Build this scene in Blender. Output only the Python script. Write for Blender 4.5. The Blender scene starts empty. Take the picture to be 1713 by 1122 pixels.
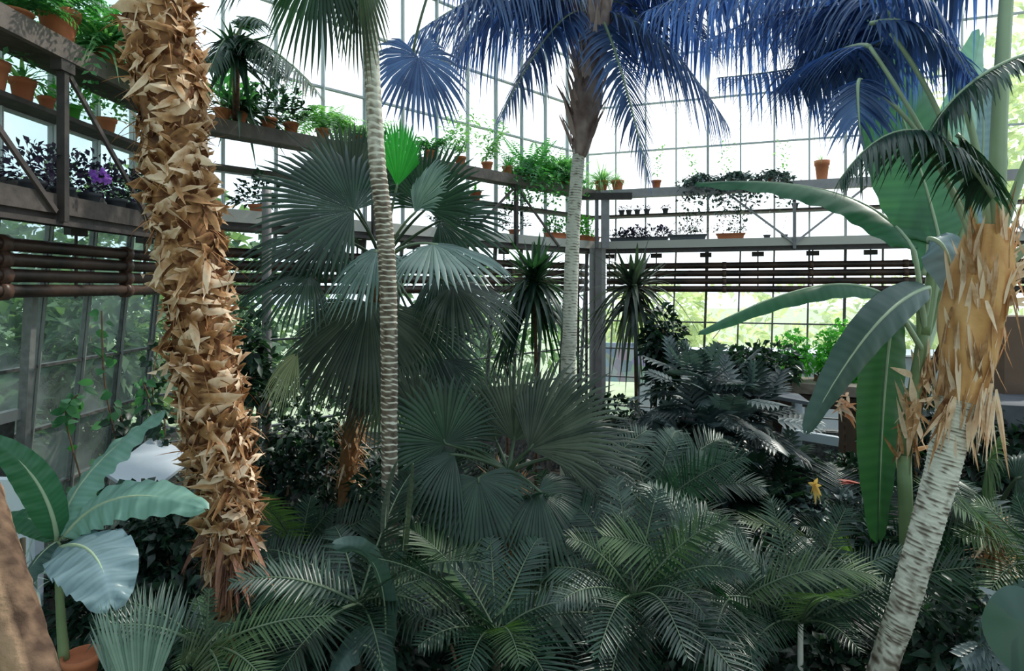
import bpy, math, random
from mathutils import Vector, Matrix, noise
random.seed(7)
R = random.random
def U(a, b): return a + (b - a) * random.random()
V = Vector
C = bpy.context.scene.collection
H = 3.0          # eye height above the soil
F = 1050.0       # focal length in photo pixels
HY = 480.0       # horizon row
PI = math.pi
# ---------------------------------------------------------------- camera
cd = bpy.data.cameras.new('camera'); cam = bpy.data.objects.new('camera', cd); C.objects.link(cam)
cam.location = (0, 0, H); cam.rotation_euler = (PI/2, 0, 0)
cd.sensor_width = 36; cd.lens = 36*F/1713; cd.shift_y = -(561-HY)/1713; cd.clip_start = .05; cd.clip_end = 400
bpy.context.scene.camera = cam
# ---------------------------------------------------------------- sky, sun, exposure
w = bpy.data.worlds.new('sky'); bpy.context.scene.world = w; w.use_nodes = True
nt = w.node_tree; nt.nodes.clear()
tc = nt.nodes.new('ShaderNodeTexCoord'); sep = nt.nodes.new('ShaderNodeSeparateXYZ')
nt.links.new(tc.outputs['Generated'], sep.inputs[0])
dot = nt.nodes.new('ShaderNodeVectorMath'); dot.operation = 'DOT_PRODUCT'
dot.inputs[1].default_value = V((.30, .80, .52)).normalized()
nt.links.new(tc.outputs['Generated'], dot.inputs[0])
rmp = nt.nodes.new('ShaderNodeValToRGB'); el = rmp.color_ramp.elements
el[0].position = .0; el[0].color = (.22, .30, .33, 1)
el[1].position = 1.0; el[1].color = (1.0, 1.0, 1.0, 1)
e = el.new(.55); e.color = (.34, .43, .47, 1)
e = el.new(.80); e.color = (.74, .88, 1.0, 1)
mr = nt.nodes.new('ShaderNodeMapRange'); mr.inputs[1].default_value = -1; mr.inputs[2].default_value = 1
nt.links.new(dot.outputs['Value'], mr.inputs[0]); nt.links.new(mr.outputs[0], rmp.inputs[0])
bg = nt.nodes.new('ShaderNodeBackground'); bg.inputs[1].default_value = 1.9
wo = nt.nodes.new('ShaderNodeOutputWorld')
nt.links.new(rmp.outputs[0], bg.inputs[0]); nt.links.new(bg.outputs[0], wo.inputs[0])
sd = bpy.data.lights.new('sun', 'SUN'); sun = bpy.data.objects.new('sun', sd); C.objects.link(sun)
sd.energy = 3.2; sd.color = (1, .94, .82); sd.angle = .03
sun.rotation_euler = (-V((.55, .38, .75))).to_track_quat('-Z', 'Y').to_euler()
vs = bpy.context.scene.view_settings
vs.view_transform = 'Standard'; vs.look = 'None'; vs.gamma = 1; vs.exposure = 0.0; vs.use_curve_mapping = False
try:
    cy = bpy.context.scene.cycles
    cy.transparent_max_bounces = 24; cy.max_bounces = 8; cy.diffuse_bounces = 3; cy.sample_clamp_indirect = 4
except Exception: pass

# ---------------------------------------------------------------- helpers
def at(px, py, d):
    return V(((px-856.5)/F*d, d, H-(py-HY)/F*d))
class MB:
    def __init__(s): s.v = []; s.f = []; s.t = []
    def add(s, vs_, fs, tone=.5):
        n = len(s.v)
        s.v += [tuple(a) for a in vs_]
        s.f += [tuple(i+n for i in f) for f in fs]
        if isinstance(tone, (list, tuple)): s.t += list(tone)
        else: s.t += [tone]*len(vs_)
    def build(s, name, m, parent=None, smooth=True, loc=None):
        me = bpy.data.meshes.new(name)
        o = bpy.data.objects.new(name, me)
        if parent is not None:
            off = V(parent.get('_w', (0, 0, 0)))
            o.parent = parent; o['_w'] = tuple(off)
        else:
            off = V(loc) if loc is not None else V((0, 0, 0))
            o.location = off; o['_w'] = tuple(off)
        me.from_pydata([(a[0]-off.x, a[1]-off.y, a[2]-off.z) for a in s.v], [], s.f)
        at_ = me.attributes.new('tone', 'FLOAT', 'POINT'); at_.data.foreach_set('value', s.t)
        me.materials.append(m)
        if smooth: me.polygons.foreach_set('use_smooth', [True]*len(me.polygons))
        C.objects.link(o); return o
def tag(o, label=None, cat=None, group=None, kind=None):
    if label: o['label'] = label
    if cat: o['category'] = cat
    if group: o['group'] = group
    if kind or cat: o['kind'] = kind or 'thing'
    return o
def thing(name, loc, label, cat, group=None):
    o = bpy.data.objects.new(name, None); C.objects.link(o); o.location = loc; o['_w'] = tuple(loc)
    o.empty_display_size = .1
    return tag(o, label, cat, group)
def bez(a, b, c, t): return a*(1-t)**2 + b*2*t*(1-t) + c*t*t
def bezd(a, b, c, t): return ((b-a)*(1-t) + (c-b)*t)*2
def frame(T, up):
    T = T.normalized(); S = T.cross(up)
    if S.length < 1e-4: S = T.cross(V((0.3, 1, 0.1)))
    S.normalize(); N = S.cross(T).normalized()
    return T, S, N
def spline(pts, t):
    n = len(pts)-1; x = min(max(t, 0), .99999)*n; i = int(x); u = x-i
    p0 = pts[max(i-1, 0)]; p1 = pts[i]; p2 = pts[i+1]; p3 = pts[min(i+2, n)]
    return .5*((2*p1) + (p2-p0)*u + (2*p0-5*p1+4*p2-p3)*u*u + (3*p1-p0-3*p2+p3)*u**3)
def tube(M, pts, rad, n=8, tone=.5, cap=True):
    """pts list of Vector, rad function(i, ang) or list or float"""
    vs_ = []; fs = []; tn = []
    up = V((0, 0, 1)); pr = None
    for i, p in enumerate(pts):
        T = (pts[min(i+1, len(pts)-1)] - pts[max(i-1, 0)]).normalized()
        if pr is None:
            _, S, N = frame(T, up if abs(T.z) < .9 else V((0, 1, 0)))
        else:
            S = (pr - T*pr.dot(T)).normalized(); N = S.cross(T)
        pr = S
        for k in range(n):
            a = 2*PI*k/n
            r = rad(i, a) if callable(rad) else (rad[i] if isinstance(rad, (list, tuple)) else rad)
            vs_.append(p + (S*math.cos(a) + N*math.sin(a))*r)
            tn.append(tone(i, a) if callable(tone) else tone)
    for i in range(len(pts)-1):
        for k in range(n):
            a = i*n+k; b = i*n+(k+1) % n
            fs.append((a, a+n, b+n, b))
    if cap:
        fs.append(tuple(range(n))); fs.append(tuple(range((len(pts)-1)*n, len(pts)*n))[::-1])
    M.add(vs_, fs, tn)
def bar(M, a, b, wx, wy, up=V((0, 0, 1)), tone=.5):
    """rectangular bar from a to b; wx across, wy along up"""
    T, S, N = frame(b-a, up)
    vs_ = []
    for p in (a, b):
        for s, n in ((-1, -1), (1, -1), (1, 1), (-1, 1)):
            vs_.append(p + S*s*wx/2 + N*n*wy/2)
    M.add(vs_, [(0, 1, 2, 3), (7, 6, 5, 4), (0, 4, 5, 1), (1, 5, 6, 2), (2, 6, 7, 3), (3, 7, 4, 0)], tone)
def lathe(M, c, prof, n=20, tone=.5, axis=None):
    vs_ = []; fs = []
    for r, z in prof:
        for k in range(n):
            a = 2*PI*k/n; vs_.append(c + V((math.cos(a)*r, math.sin(a)*r, z)))
    for i in range(len(prof)-1):
        for k in range(n):
            a = i*n+k; b = i*n+(k+1) % n; fs.append((a, b, b+n, a+n))
    M.add(vs_, fs, tone)
def card(M, p, d, nrm, ln, wd, tone, fold=.15, droop=0.0):
    T, S, N = frame(d, nrm)
    m = p + T*ln*.5; tip = p + T*ln + V((0, 0, -droop*ln))
    M.add([p, m + S*wd/2 + N*wd*fold, m - S*wd/2 + N*wd*fold, m, tip],
          [(0, 1, 3), (0, 3, 2), (1, 4, 3), (3, 4, 2)], tone)
def oval(M, p, d, nrm, ln, wd, tone, droop=.2):
    """rounder leaf, 10 vertices"""
    T, S, N = frame(d, nrm); vs_ = []; fs = []
    prof = [(0, .12), (.18, .75), (.42, 1), (.7, .78), (1, .02)]
    for t, k in prof:
        c = p + T*ln*t + V((0, 0, -droop*ln*t*t))
        vs_ += [c - S*wd/2*k + N*wd*.12*k, c, c + S*wd/2*k + N*wd*.12*k]
    for i in range(4):
        a = i*3; fs += [(a, a+1, a+4, a+3), (a+1, a+2, a+5, a+4)]
    M.add(vs_, fs, tone)
def strap(M, p, d, up, ln, wd, droop, tone, n=6, tw=0.0, vfold=.15, pk=.35):
    """a long tapering blade that bends down under its weight"""
    T, S, N = frame(d, up); vs_ = []; fs = []
    for i in range(n+1):
        t = i/n
        c = p + T*ln*t + V((0, 0, -1))*droop*ln*t*t
        k = (t/pk)**.5*.5+.5 if t < pk else ((1-t)/(1-pk))**.8
        a = tw*t; S2 = S*math.cos(a) + N*math.sin(a)
        N2 = S2.cross(T)
        vs_ += [c - S2*wd/2*k, c - N2*wd*vfold*k, c + S2*wd/2*k]
    for i in range(n):
        a = i*3; fs += [(a, a+1, a+4, a+3), (a+1, a+2, a+5, a+4)]
    M.add(vs_, fs, tone)
def rdir(zmin=-1, zmax=1):
    z = U(zmin, zmax); a = U(0, 2*PI); r = math.sqrt(max(0, 1-z*z))
    return V((math.cos(a)*r, math.sin(a)*r, z))

# ---------------------------------------------------------------- materials
def nodemat(name):
    m = bpy.data.materials.new(name); m.use_nodes = True
    nt = m.node_tree; nt.nodes.clear()
    return m, nt, nt.nodes.new('ShaderNodeOutputMaterial')
def colnodes(nt, c1, c2, scale, c3=None):
    a = nt.nodes.new('ShaderNodeAttribute'); a.attribute_name = 'tone'
    n = nt.nodes.new('ShaderNodeTexNoise'); n.inputs['Scale'].default_value = scale; n.inputs['Detail'].default_value = 6
    tc = nt.nodes.new('ShaderNodeTexCoord'); nt.links.new(tc.outputs['Object'], n.inputs['Vector'])
    mth = nt.nodes.new('ShaderNodeMath'); mth.operation = 'MULTIPLY_ADD'
    mth.inputs[1].default_value = .7; nt.links.new(n.outputs['Fac'], mth.inputs[0])
    sub = nt.nodes.new('ShaderNodeMath'); sub.operation = 'SUBTRACT'; sub.inputs[1].default_value = .35
    nt.links.new(a.outputs['Fac'], sub.inputs[0]); nt.links.new(sub.outputs[0], mth.inputs[2])
    r = nt.nodes.new('ShaderNodeValToRGB'); e = r.color_ramp.elements
    e[0].color = (*c1, 1); e[1].color = (*c2, 1); e[0].position = .1; e[1].position = .9
    if c3: k = e.new(.5); k.color = (*c3, 1)
    nt.links.new(mth.outputs[0], r.inputs[0])
    return r.outputs[0], n
def leafmat(name, c1, c2, rough=.42, trans=.3, tc=None, spec=.5, scale=6, c3=None):
    m, nt, out = nodemat(name)
    col, n = colnodes(nt, c1, c2, scale, c3)
    p = nt.nodes.new('ShaderNodeBsdfPrincipled'); p.inputs['Roughness'].default_value = rough
    p.inputs['Specular IOR Level'].default_value = spec
    nt.links.new(col, p.inputs['Base Color'])
    tr = nt.nodes.new('ShaderNodeBsdfTranslucent')
    mx = nt.nodes.new('ShaderNodeMixRGB'); mx.blend_type = 'MULTIPLY'; mx.inputs[0].default_value = 1
    k = tc or (1.6, 2.2, .8); mx.inputs[2].default_value = (*k, 1)
    nt.links.new(col, mx.inputs[1]); nt.links.new(mx.outputs[0], tr.inputs[0])
    ms = nt.nodes.new('ShaderNodeMixShader'); ms.inputs[0].default_value = trans
    nt.links.new(p.outputs[0], ms.inputs[1]); nt.links.new(tr.outputs[0], ms.inputs[2])
    nt.links.new(ms.outputs[0], out.inputs[0]); return m
def solid(name, c1, c2, rough=.6, scale=8, bump=0, metal=0, c3=None, spec=.5):
    m, nt, out = nodemat(name)
    col, n = colnodes(nt, c1, c2, scale, c3)
    p = nt.nodes.new('ShaderNodeBsdfPrincipled'); p.inputs['Roughness'].default_value = rough
    p.inputs['Metallic'].default_value = metal; p.inputs['Specular IOR Level'].default_value = spec
    nt.links.new(col, p.inputs['Base Color'])
    if bump:
        b = nt.nodes.new('ShaderNodeBump'); b.inputs['Strength'].default_value = bump; b.inputs['Distance'].default_value = .02
        nt.links.new(n.outputs['Fac'], b.inputs['Height']); nt.links.new(b.outputs[0], p.inputs['Normal'])
    nt.links.new(p.outputs[0], out.inputs[0]); return m
def glassmat(name, haze, tint):
    m, nt, out = nodemat(name)
    t = nt.nodes.new('ShaderNodeBsdfTransparent'); t.inputs[0].default_value = (*tint, 1)
    g = nt.nodes.new('ShaderNodeBsdfGlossy'); g.inputs['Roughness'].default_value = .08
    d = nt.nodes.new('ShaderNodeBsdfDiffuse'); d.inputs[0].default_value = (.75, .82, .82, 1)
    tl = nt.nodes.new('ShaderNodeBsdfTranslucent'); tl.inputs[0].default_value = (.75, .85, .84, 1)
    md = nt.nodes.new('ShaderNodeMixShader'); nt.links.new(d.outputs[0], md.inputs[1]); nt.links.new(tl.outputs[0], md.inputs[2])
    n = nt.nodes.new('ShaderNodeTexNoise'); n.inputs['Scale'].default_value = 2.2; n.inputs['Detail'].default_value = 8
    tc = nt.nodes.new('ShaderNodeTexCoord'); nt.links.new(tc.outputs['Object'], n.inputs['Vector'])
    mr = nt.nodes.new('ShaderNodeMapRange'); mr.inputs[1].default_value = .35; mr.inputs[2].default_value = .75
    mr.inputs[3].default_value = haze*.3; mr.inputs[4].default_value = haze*1.7
    nt.links.new(n.outputs['Fac'], mr.inputs[0])
    m1 = nt.nodes.new('ShaderNodeMixShader'); nt.links.new(mr.outputs[0], m1.inputs[0])
    nt.links.new(t.outputs[0], m1.inputs[1]); nt.links.new(md.outputs[0], m1.inputs[2])
    lw = nt.nodes.new('ShaderNodeLayerWeight'); lw.inputs[0].default_value = .25
    ml = nt.nodes.new('ShaderNodeMath'); ml.operation = 'MULTIPLY'; ml.inputs[1].default_value = .35
    nt.links.new(lw.outputs['Fresnel'], ml.inputs[0])
    m2 = nt.nodes.new('ShaderNodeMixShader'); nt.links.new(ml.outputs[0], m2.inputs[0])
    nt.links.new(m1.outputs[0], m2.inputs[1]); nt.links.new(g.outputs[0], m2.inputs[2])
    nt.links.new(m2.outputs[0], out.inputs[0]); return m
LM = dict(
    fan=leafmat('fan_leaf', (.003, .020, .013), (.055, .105, .070), .33, .22, (1.2, 2.2, .8)),
    fanpale=leafmat('fan_leaf_pale', (.05, .11, .09), (.36, .46, .43), .35, .25, (1.1, 1.5, 1.0)),
    fanlime=leafmat('fan_leaf_lime', (.02, .28, .03), (.08, .62, .10), .4, .5, (1.3, 1.6, .8)),
    fansunlit=leafmat('fan_leaf_painted_sun', (.25, .30, .12), (.85, .85, .60), .4, .5, (1.8, 1.8, 1.2)),  # sunlight on one frond painted in as near-white yellow
    grey=leafmat('fan_leaf_grey', (.008, .022, .017), (.135, .155, .120), .33, .18, (1.2, 1.8, .9)),  # greyish light end paints a sheen on the blades
    blue=leafmat('flare_tinted_leaf', (.022, .045, .125), (.14, .23, .42), .42, .36, (1.0, 1.4, 2.0)),  # blue lens-flare veil painted into the upper frond colour
    feather=leafmat('feather_leaf', (.002, .013, .008), (.036, .088, .055), .32, .18, (1.2, 2.2, .9)),
    feathergrey=leafmat('feather_leaf_grey', (.010, .028, .020), (.14, .20, .16), .34, .18, (1.2, 1.8, .9)),
    featherlime=leafmat('feather_leaf_yellow', (.010, .04, .016), (.14, .22, .10), .4, .3, (1.5, 2.0, .7)),
    bananadeep=leafmat('banana_leaf_deep', (.010, .060, .025), (.045, .14, .060), .36, .3, (1.3, 1.6, .8), scale=3),
    banana=leafmat('banana_leaf', (.020, .105, .050), (.075, .22, .115), .36, .34, (1.3, 1.6, 1.0), scale=3),
    bananapale=leafmat('banana_leaf_pale', (.16, .34, .26), (.34, .55, .47), .36, .3, (1.0, 1.4, 1.0), scale=2),
    bananadark=leafmat('banana_leaf_dark', (.030, .075, .060), (.085, .14, .125), .36, .2, (1.2, 1.6, 1.0), scale=2),
    bananagrey=leafmat('banana_leaf_silver', (.11, .19, .21), (.27, .38, .42), .36, .2, (1.0, 1.1, 1.1), scale=2),
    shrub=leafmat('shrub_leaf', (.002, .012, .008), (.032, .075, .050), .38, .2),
    shrubgrey=leafmat('shrub_leaf_highlighted', (.008, .022, .022), (.15, .20, .21), .34, .18, (1.1, 1.5, 1.0)),  # light end tinted to paint bluish highlights on the leaves
    lime=leafmat('fresh_leaf', (.04, .22, .03), (.16, .48, .10), .45, .4),
    pot=leafmat('shelf_leaf', (.03, .14, .06), (.14, .34, .17), .45, .4),
    potpale=leafmat('shelf_leaf_pale', (.12, .26, .14), (.36, .52, .32), .45, .4),
    violet=leafmat('violet_leaf', (.012, .030, .025), (.10, .075, .12), .5, .3, (1.2, 1, 1.6)),
    out=leafmat('garden_leaf', (.04, .11, .06), (.24, .36, .20), .6, .35, (1.5, 1.7, .8)),
    outpale=leafmat('garden_leaf_sunlit', (.58, .68, .42), (.90, .93, .76), .6, .4, (1.3, 1.3, .9)),  # overexposed sunlight and white haze painted into these pale greens
    petal=leafmat('violet_petal', (.28, .06, .55), (.50, .22, .80), .5, .4, (1, 1, 1)),
    red=leafmat('red_leaf', (.45, .05, .03), (.65, .12, .07), .5, .3, (1, 1, 1)),
    yellow=leafmat('yellow_leaf', (.75, .42, .06), (.90, .62, .18), .5, .4, (1, 1, 1)),
)
husk = leafmat('dry_leaf_base', (.10, .035, .014), (.95, .72, .52), .75, .12, (1.2, 1.0, .8), .15, 25, c3=(.52, .28, .13))
fibre = solid('trunk_fibre', (.06, .022, .010), (.46, .21, .08), .9, 22, .6)
ringed = solid('ringed_bark', (.085, .060, .042), (.76, .72, .62), .75, 26, .3, c3=(.26, .21, .16))
palebark = solid('pale_bark', (.16, .14, .11), (.72, .69, .62), .75, 24, .3)
sheathm = solid('dry_sheath', (.28, .09, .03), (.88, .50, .22), .7, 9, .6, c3=(.66, .34, .12))
petm = solid('petiole_green', (.16, .24, .13), (.46, .56, .38), .45, 5)
petd = solid('petiole_dark', (.03, .06, .03), (.12, .17, .10), .45, 5)
darkstem = solid('dark_stem', (.012, .014, .008), (.07, .06, .035), .8, 9)
stemp = solid('pseudostem', (.06, .13, .05), (.26, .34, .16), .5, 7)
terra = solid('terracotta', (.42, .11, .045), (.72, .25, .12), .8, 7, .1)
greyplastic = solid('grey_plastic', (.06, .065, .08), (.16, .17, .2), .6, 7)
soilm = solid('soil', (.006, .005, .004), (.03, .022, .016), .95, 14, .8)
timber = solid('weathered_timber', (.030, .024, .022), (.19, .15, .135), .75, 14, .4)
timberpale = solid('pale_timber', (.28, .26, .25), (.62, .58, .54), .7, 10, .2)
steel = solid('old_steel', (.02, .017, .017), (.11, .085, .08), .55, 16, .3)
steelpale = solid('painted_steel', (.16, .15, .17), (.42, .39, .42), .5, 12, .2)
pipem = solid('rusty_pipe', (.012, .008, .007), (.11, .055, .038), .42, 12, .3)
framedark = solid('dark_frame', (.015, .016, .016), (.30, .30, .29), .5, 20, .3)
framepale = solid('pale_frame', (.42, .45, .48), (.74, .76, .78), .55, 14, .2)  # upper bars made paler to imitate sky bloom over them
barkm = solid('rough_bark', (.06, .028, .014), (.42, .25, .15), .85, 16, 1.0)
whitem = solid('white_paint', (.50, .56, .66), (.80, .84, .90), .5, 5)
brown = solid('brown_board', (.035, .018, .012), (.16, .09, .06), .6, 5, .2)
stonem = solid('stone_trough', (.10, .075, .06), (.34, .27, .22), .85, 16, .6)
glassL = glassmat('dusty_glass', .26, (.66, .78, .76))
glassC = glassmat('clear_glass', .07, (.93, .97, .98))

# ---------------------------------------------------------------- the setting
WL0 = V((-3.25, -1.6, 0)); WL1 = V((-3.2, 5.75, 0)); WC = V((1.25, 10.45, 0)); WR = V((8.5, 7.9, 0)); WR2 = V((8.5, -1.6, 0))
ZL = H+.62; ZT = H+5.2; RAKE = .13
def outn(P, Q):
    d = (Q-P).normalized(); return V((-d.y, d.x, 0))    # left of travel = outward
corner_out = {}
walls = [('left', WL0, WL1, glassL), ('back', WL1, WC, glassC), ('right', WC, WR, glassC), ('far_right', WR, WR2, glassC)]
def mitre(i, end):
    n1 = outn(walls[i][1], walls[i][2])
    j = i+1 if end else i-1
    if j < 0 or j >= len(walls): return n1
    n2 = outn(walls[j][1], walls[j][2]); m = (n1+n2).normalized()
    return m/m.dot(n1)
floor = MB(); floor.add([V((-9, -3, 0)), V((14, -3, 0)), V((14, 13, 0)), V((-9, 13, 0))], [(0, 1, 2, 3)])
tag(floor.build('floor', soilm, smooth=False), kind='structure')
wn = 0
for i, (nm, P, Q, gm) in enumerate(walls):
    L = (Q-P).length; mp = mitre(i, 0); mq = mitre(i, 1)
    def wp(s, z):                      # point on the glazing plane at fraction s and height z
        o = max(0, ZL-z)*RAKE
        return P.lerp(Q, s) + mp.lerp(mq, s)*o + V((0, 0, z))
    n = outn(P, Q)
    fr = MB()
    bar(fr, wp(0, .4), wp(1, .4), .25, .8, V((0, 0, 1)), .2)             # low plinth wall
    bar(fr, wp(0, ZL), wp(1, ZL), .10, .14, V((0, 0, 1)), .4)
    bar(fr, wp(0, ZT), wp(1, ZT), .10, .14, V((0, 0, 1)), .4)
    tag(fr.build('wall_'+nm, framedark, smooth=False), kind='structure')
    nb = max(1, round(L/2.1))
    for b in range(nb):
        s0 = b/nb; s1 = (b+1)/nb; k = 4
        for lev, (z0, z1, rows, mat_, wd) in enumerate(((.8, ZL, (.8, H-2.0, H-1.5, H-1.02, H-.56, H-.04, ZL), framedark, .024), (ZL, ZT, (ZL+.02, H+1.13, H+2.2, H+2.95, H+3.7, H+4.45, ZT), framepale, .024))):
            wn += 1; M = MB()
            for j in range(k+1):
                s = s0+(s1-s0)*j/k
                ww = wd*(1.5 if j in (0,) else 1)
                bar(M, wp(s, z0), wp(s, z1), ww, .036, n, U(.2, .8))
                bar(M, wp(s, z0)-n*.03, wp(s, z1)-n*.03, ww*.4, .02, n, 2.2)
            for z in rows: bar(M, wp(s0, z), wp(s1, z), .05, .022, V((0, 0, 1)), U(.2, .7))
            o = M.build('window_%d' % wn, mat_, smooth=False); tag(o, kind='structure')
            G = MB(); G.add([wp(s0, z0)+n*.01, wp(s1, z0)+n*.01, wp(s1, z1)+n*.01, wp(s0, z1)+n*.01], [(0, 1, 2, 3)])
            G.build('pane', gm, o, smooth=False)
# glazed roof over the hall
ro = MB()
for k in range(9):
    x = -3.2 + k*11.7/8
    bar(ro, V((x, -1.6, ZT+.05)), V((x, 10.5, ZT+1.3)), .06, .09, V((0, 0, 1)), .5)
for k in range(5):
    y = -1.6+k*3.02; z = ZT+.05+1.25*(y+1.6)/12.1
    bar(ro, V((-3.2, y, z)), V((8.5, y, z)), .05, .06, V((0, 0, 1)), .5)
ceil = tag(ro.build('ceiling', framepale, smooth=False), kind='structure')
G = MB(); G.add([V((-3.2, -1.6, ZT+.1)), V((8.5, -1.6, ZT+.1)), V((8.5, 10.5, ZT+1.35)), V((-3.2, 10.5, ZT+1.35))], [(0, 1, 2, 3)])
G.build('pane', glassC, ceil, smooth=False)
# dark panelled door low in the left wall
D = MB()
for (y0, y1) in ((3.35, 4.18),):
    bar(D, V((-3.40, (y0+y1)/2, 1.25)), V((-3.34, (y0+y1)/2, 2.17)), .83, .07, V((1, 0, 0)), .3)
    bar(D, V((-3.28, y0, 2.16)), V((-3.28, y1, 2.16)), .06, .07, V((0, 0, 1)), 1.1)
    bar(D, V((-3.32, y1, .8)), V((-3.20, y1, 3.0)), .05, .06, V((1, 0, 0)), .7)
    bar(D, V((-3.30, y0+.1, 1.35)), V((-3.30, y1-.1, 1.35)), .05, .03, V((0, 0, 1)), .9)
    bar(D, V((-3.30, y0+.1, 2.0)), V((-3.30, y1-.1, 2.0)), .05, .03, V((0, 0, 1)), .9)
tag(D.build('door_1', framedark, smooth=False), kind='structure')

# ---------------------------------------------------------------- ledges, shelves, pipes, posts
segs = [('left', WL0, WL1), ('back', WL1, WC), ('right', WC, WR)]
side = {'left': 'left wall', 'back': 'slanting back wall', 'right': 'right wall'}
def off(i, s, d):
    """point on wall i at fraction s, moved d metres indoors, mitred at the corners"""
    nm, P, Q = segs[i]
    return P.lerp(Q, s) - mitre(i, 0).lerp(mitre(i, 1), s)*d
def board(M, i, d0, d1, z0, z1, s0=0, s1=1, tone=.5):
    vs_ = []
    for s in (s0, s1):
        for d, z in ((d0, z0), (d1, z0), (d1, z1), (d0, z1)):
            p = off(i, s, d); vs_.append(V((p.x, p.y, z)))
    M.add(vs_, [(0, 1, 2, 3), (7, 6, 5, 4), (0, 4, 5, 1), (1, 5, 6, 2), (2, 6, 7, 3), (3, 7, 4, 0)], tone)
SHZ = H+1.52; BSZ = H+1.16; LGZ = H+.70
for i, (nm, P, Q) in enumerate(segs):
    L = (Q-P).length
    zo = -.15 if i == 0 else 0
    M = MB(); board(M, i, .02, .40, H+.66+zo, LGZ+zo, tone=.7); board(M, i, .38, .43, H+.60+zo, H+.72+zo, tone=1.0 if i else .5)
    lo = M.build('ledge', timberpale if i else timber, smooth=False, loc=off(i, .5, .2)+V((0, 0, H+.6)))
    tag(lo, {'left': 'dark weathered timber ledge on the left wall above the pipes', 'back': 'pale timber ledge on the slanting back wall left of the corner column', 'right': 'long pale ledge on the right wall above the heating pipes'}[nm], 'ledge')
    bb = MB(); board(bb, i, .34, .44, H+.53+zo, H+.56+zo); board(bb, i, .38, .40, H+.53+zo, H+.62+zo); bb.build('beam', steel, lo, smooth=False)
    M = MB(); board(M, i, .14, .46, SHZ-.10, SHZ, tone=.4); board(M, i, .45, .49, SHZ-.13, SHZ, tone=.8)
    so = M.build('wall_shelf', timber if i < 2 else steelpale, smooth=False, loc=off(i, .5, .4)+V((0, 0, SHZ)))
    tag(so, {'left': 'uppermost weathered timber shelf on the left wall beside the shaggy trunk', 'back': 'uppermost timber shelf on the slanting back wall full of potted plants', 'right': 'uppermost pale shelf on the right wall in bright backlight'}[nm], 'shelf')
    M = MB(); board(M, i, .03, .21, BSZ-.03, BSZ, tone=.4)
    so2 = M.build('wall_shelf', timber, smooth=False, loc=off(i, .5, .1)+V((0, 0, BSZ)))
    tag(so2, {'left': 'narrow lower shelf against the left glazing under the uppermost shelf', 'back': 'narrow lower shelf against the back glazing under the uppermost shelf', 'right': 'thin lower shelf against the right glazing holding small pots'}[nm], 'shelf')
    # four pipes
    for k, z in enumerate((H+.33, H+.21, H+.09, H-.03) if i else (H+.26, H+.165, H+.07, H-.025)):
        M = MB(); d = .16
        a = off(i, .0, d); b = off(i, 1, d)
        if i > 0: a = a.lerp(b, .035)
        if i < 2: b = b.lerp(a, .02)
        a.z = b.z = z
        n_ = 26; tube(M, [a.lerp(b, t/n_) for t in range(n_+1)], .050 if i else .043, 10, lambda q, an: .45+.3*math.sin(q*2.3+k))
        for j in range(int(L/1.1)):
            t = (j+.5)/int(L/1.1); c = a.lerp(b, t); dd = (b-a).normalized()*.03
            tube(M, [c-dd, c+dd], .058, 10, .9)
        o = M.build('heating_pipe', pipem, loc=a.lerp(b, .5))
        tag(o, '%s rusty heating pipe along the %s' % (('topmost', 'second', 'third', 'lowest')[k], side[nm]), 'pipe', 'heating pipes on the '+side[nm])
    # hangers of the pipes
    for j in range(int(L/.75)):
        t = (j+.4)/int(L/.75)
        M = MB(); a = off(i, t, .16); a.z = H-.08; b = a.copy(); b.z = H+.62+(0 if i else -.15)
        bar(M, a, b, .018, .012, outn(P, Q)); c = off(i, t, .16); c.z = H+(.46 if i else .36)
        bar(M, c, c+V((0, 0, .07)), .17, .05, outn(P, Q))
        tag(M.build('pipe_hanger', steel, smooth=False, loc=a), 'dark iron hanger carrying the four pipes on the '+side[nm], 'hanger', 'pipe hangers on the '+side[nm])
# posts + braces between ledge and upper shelf
def post(i, s, label, braces=(-1, 1), tone=.4):
    nm, P, Q = segs[i]; L = (Q-P).length
    a = off(i, s, .45); a.z = H+(.55 if i else .40); b = a.copy(); b.z = SHZ-.1
    t = thing('shelf_post', a, label, 'post', 'shelf posts')
    M = MB(); bar(M, a, b, .042, .05, outn(P, Q), tone); M.build('post', steel if i < 2 else steelpale, t, smooth=False)
    M = MB(); bar(M, b-V((0, 0, .1)), b, .12, .07, outn(P, Q), tone); M.build('bracket', steel, t, smooth=False)
    for sgn in braces:
        s2 = s+sgn*1.0/L
        if not -.02 < s2 < 1.02: continue
        c = off(i, s2, .44); c.z = H+(.60 if i else .46)
        q = b-V((0, 0, .05))
        if i == 2: c.z, q = SHZ-.12, a+V((0, 0, .08))
        M = MB(); bar(M, q, c, .030, .02, outn(P, Q), .9); M.build('brace', steelpale if i == 2 else steel, t, smooth=False)
post(0, (4.0+1.6)/7.35, 'dark steel post with a long diagonal brace on the left ledge by the shaggy trunk', (1,))
post(0, (2.95+1.6)/7.35, 'steel shelf post at the far left edge nearest the camera', (1,))
post(1, .30, 'steel shelf post on the back wall behind the big fan palm', (-1,))
post(1, .68, 'steel shelf post on the back wall among trailing plants left of the slender palm')
post(2, .40, 'pale shelf post with two braces in the middle of the right wall')
post(2, .80, 'pale shelf post behind the banana leaves at right')
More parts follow.
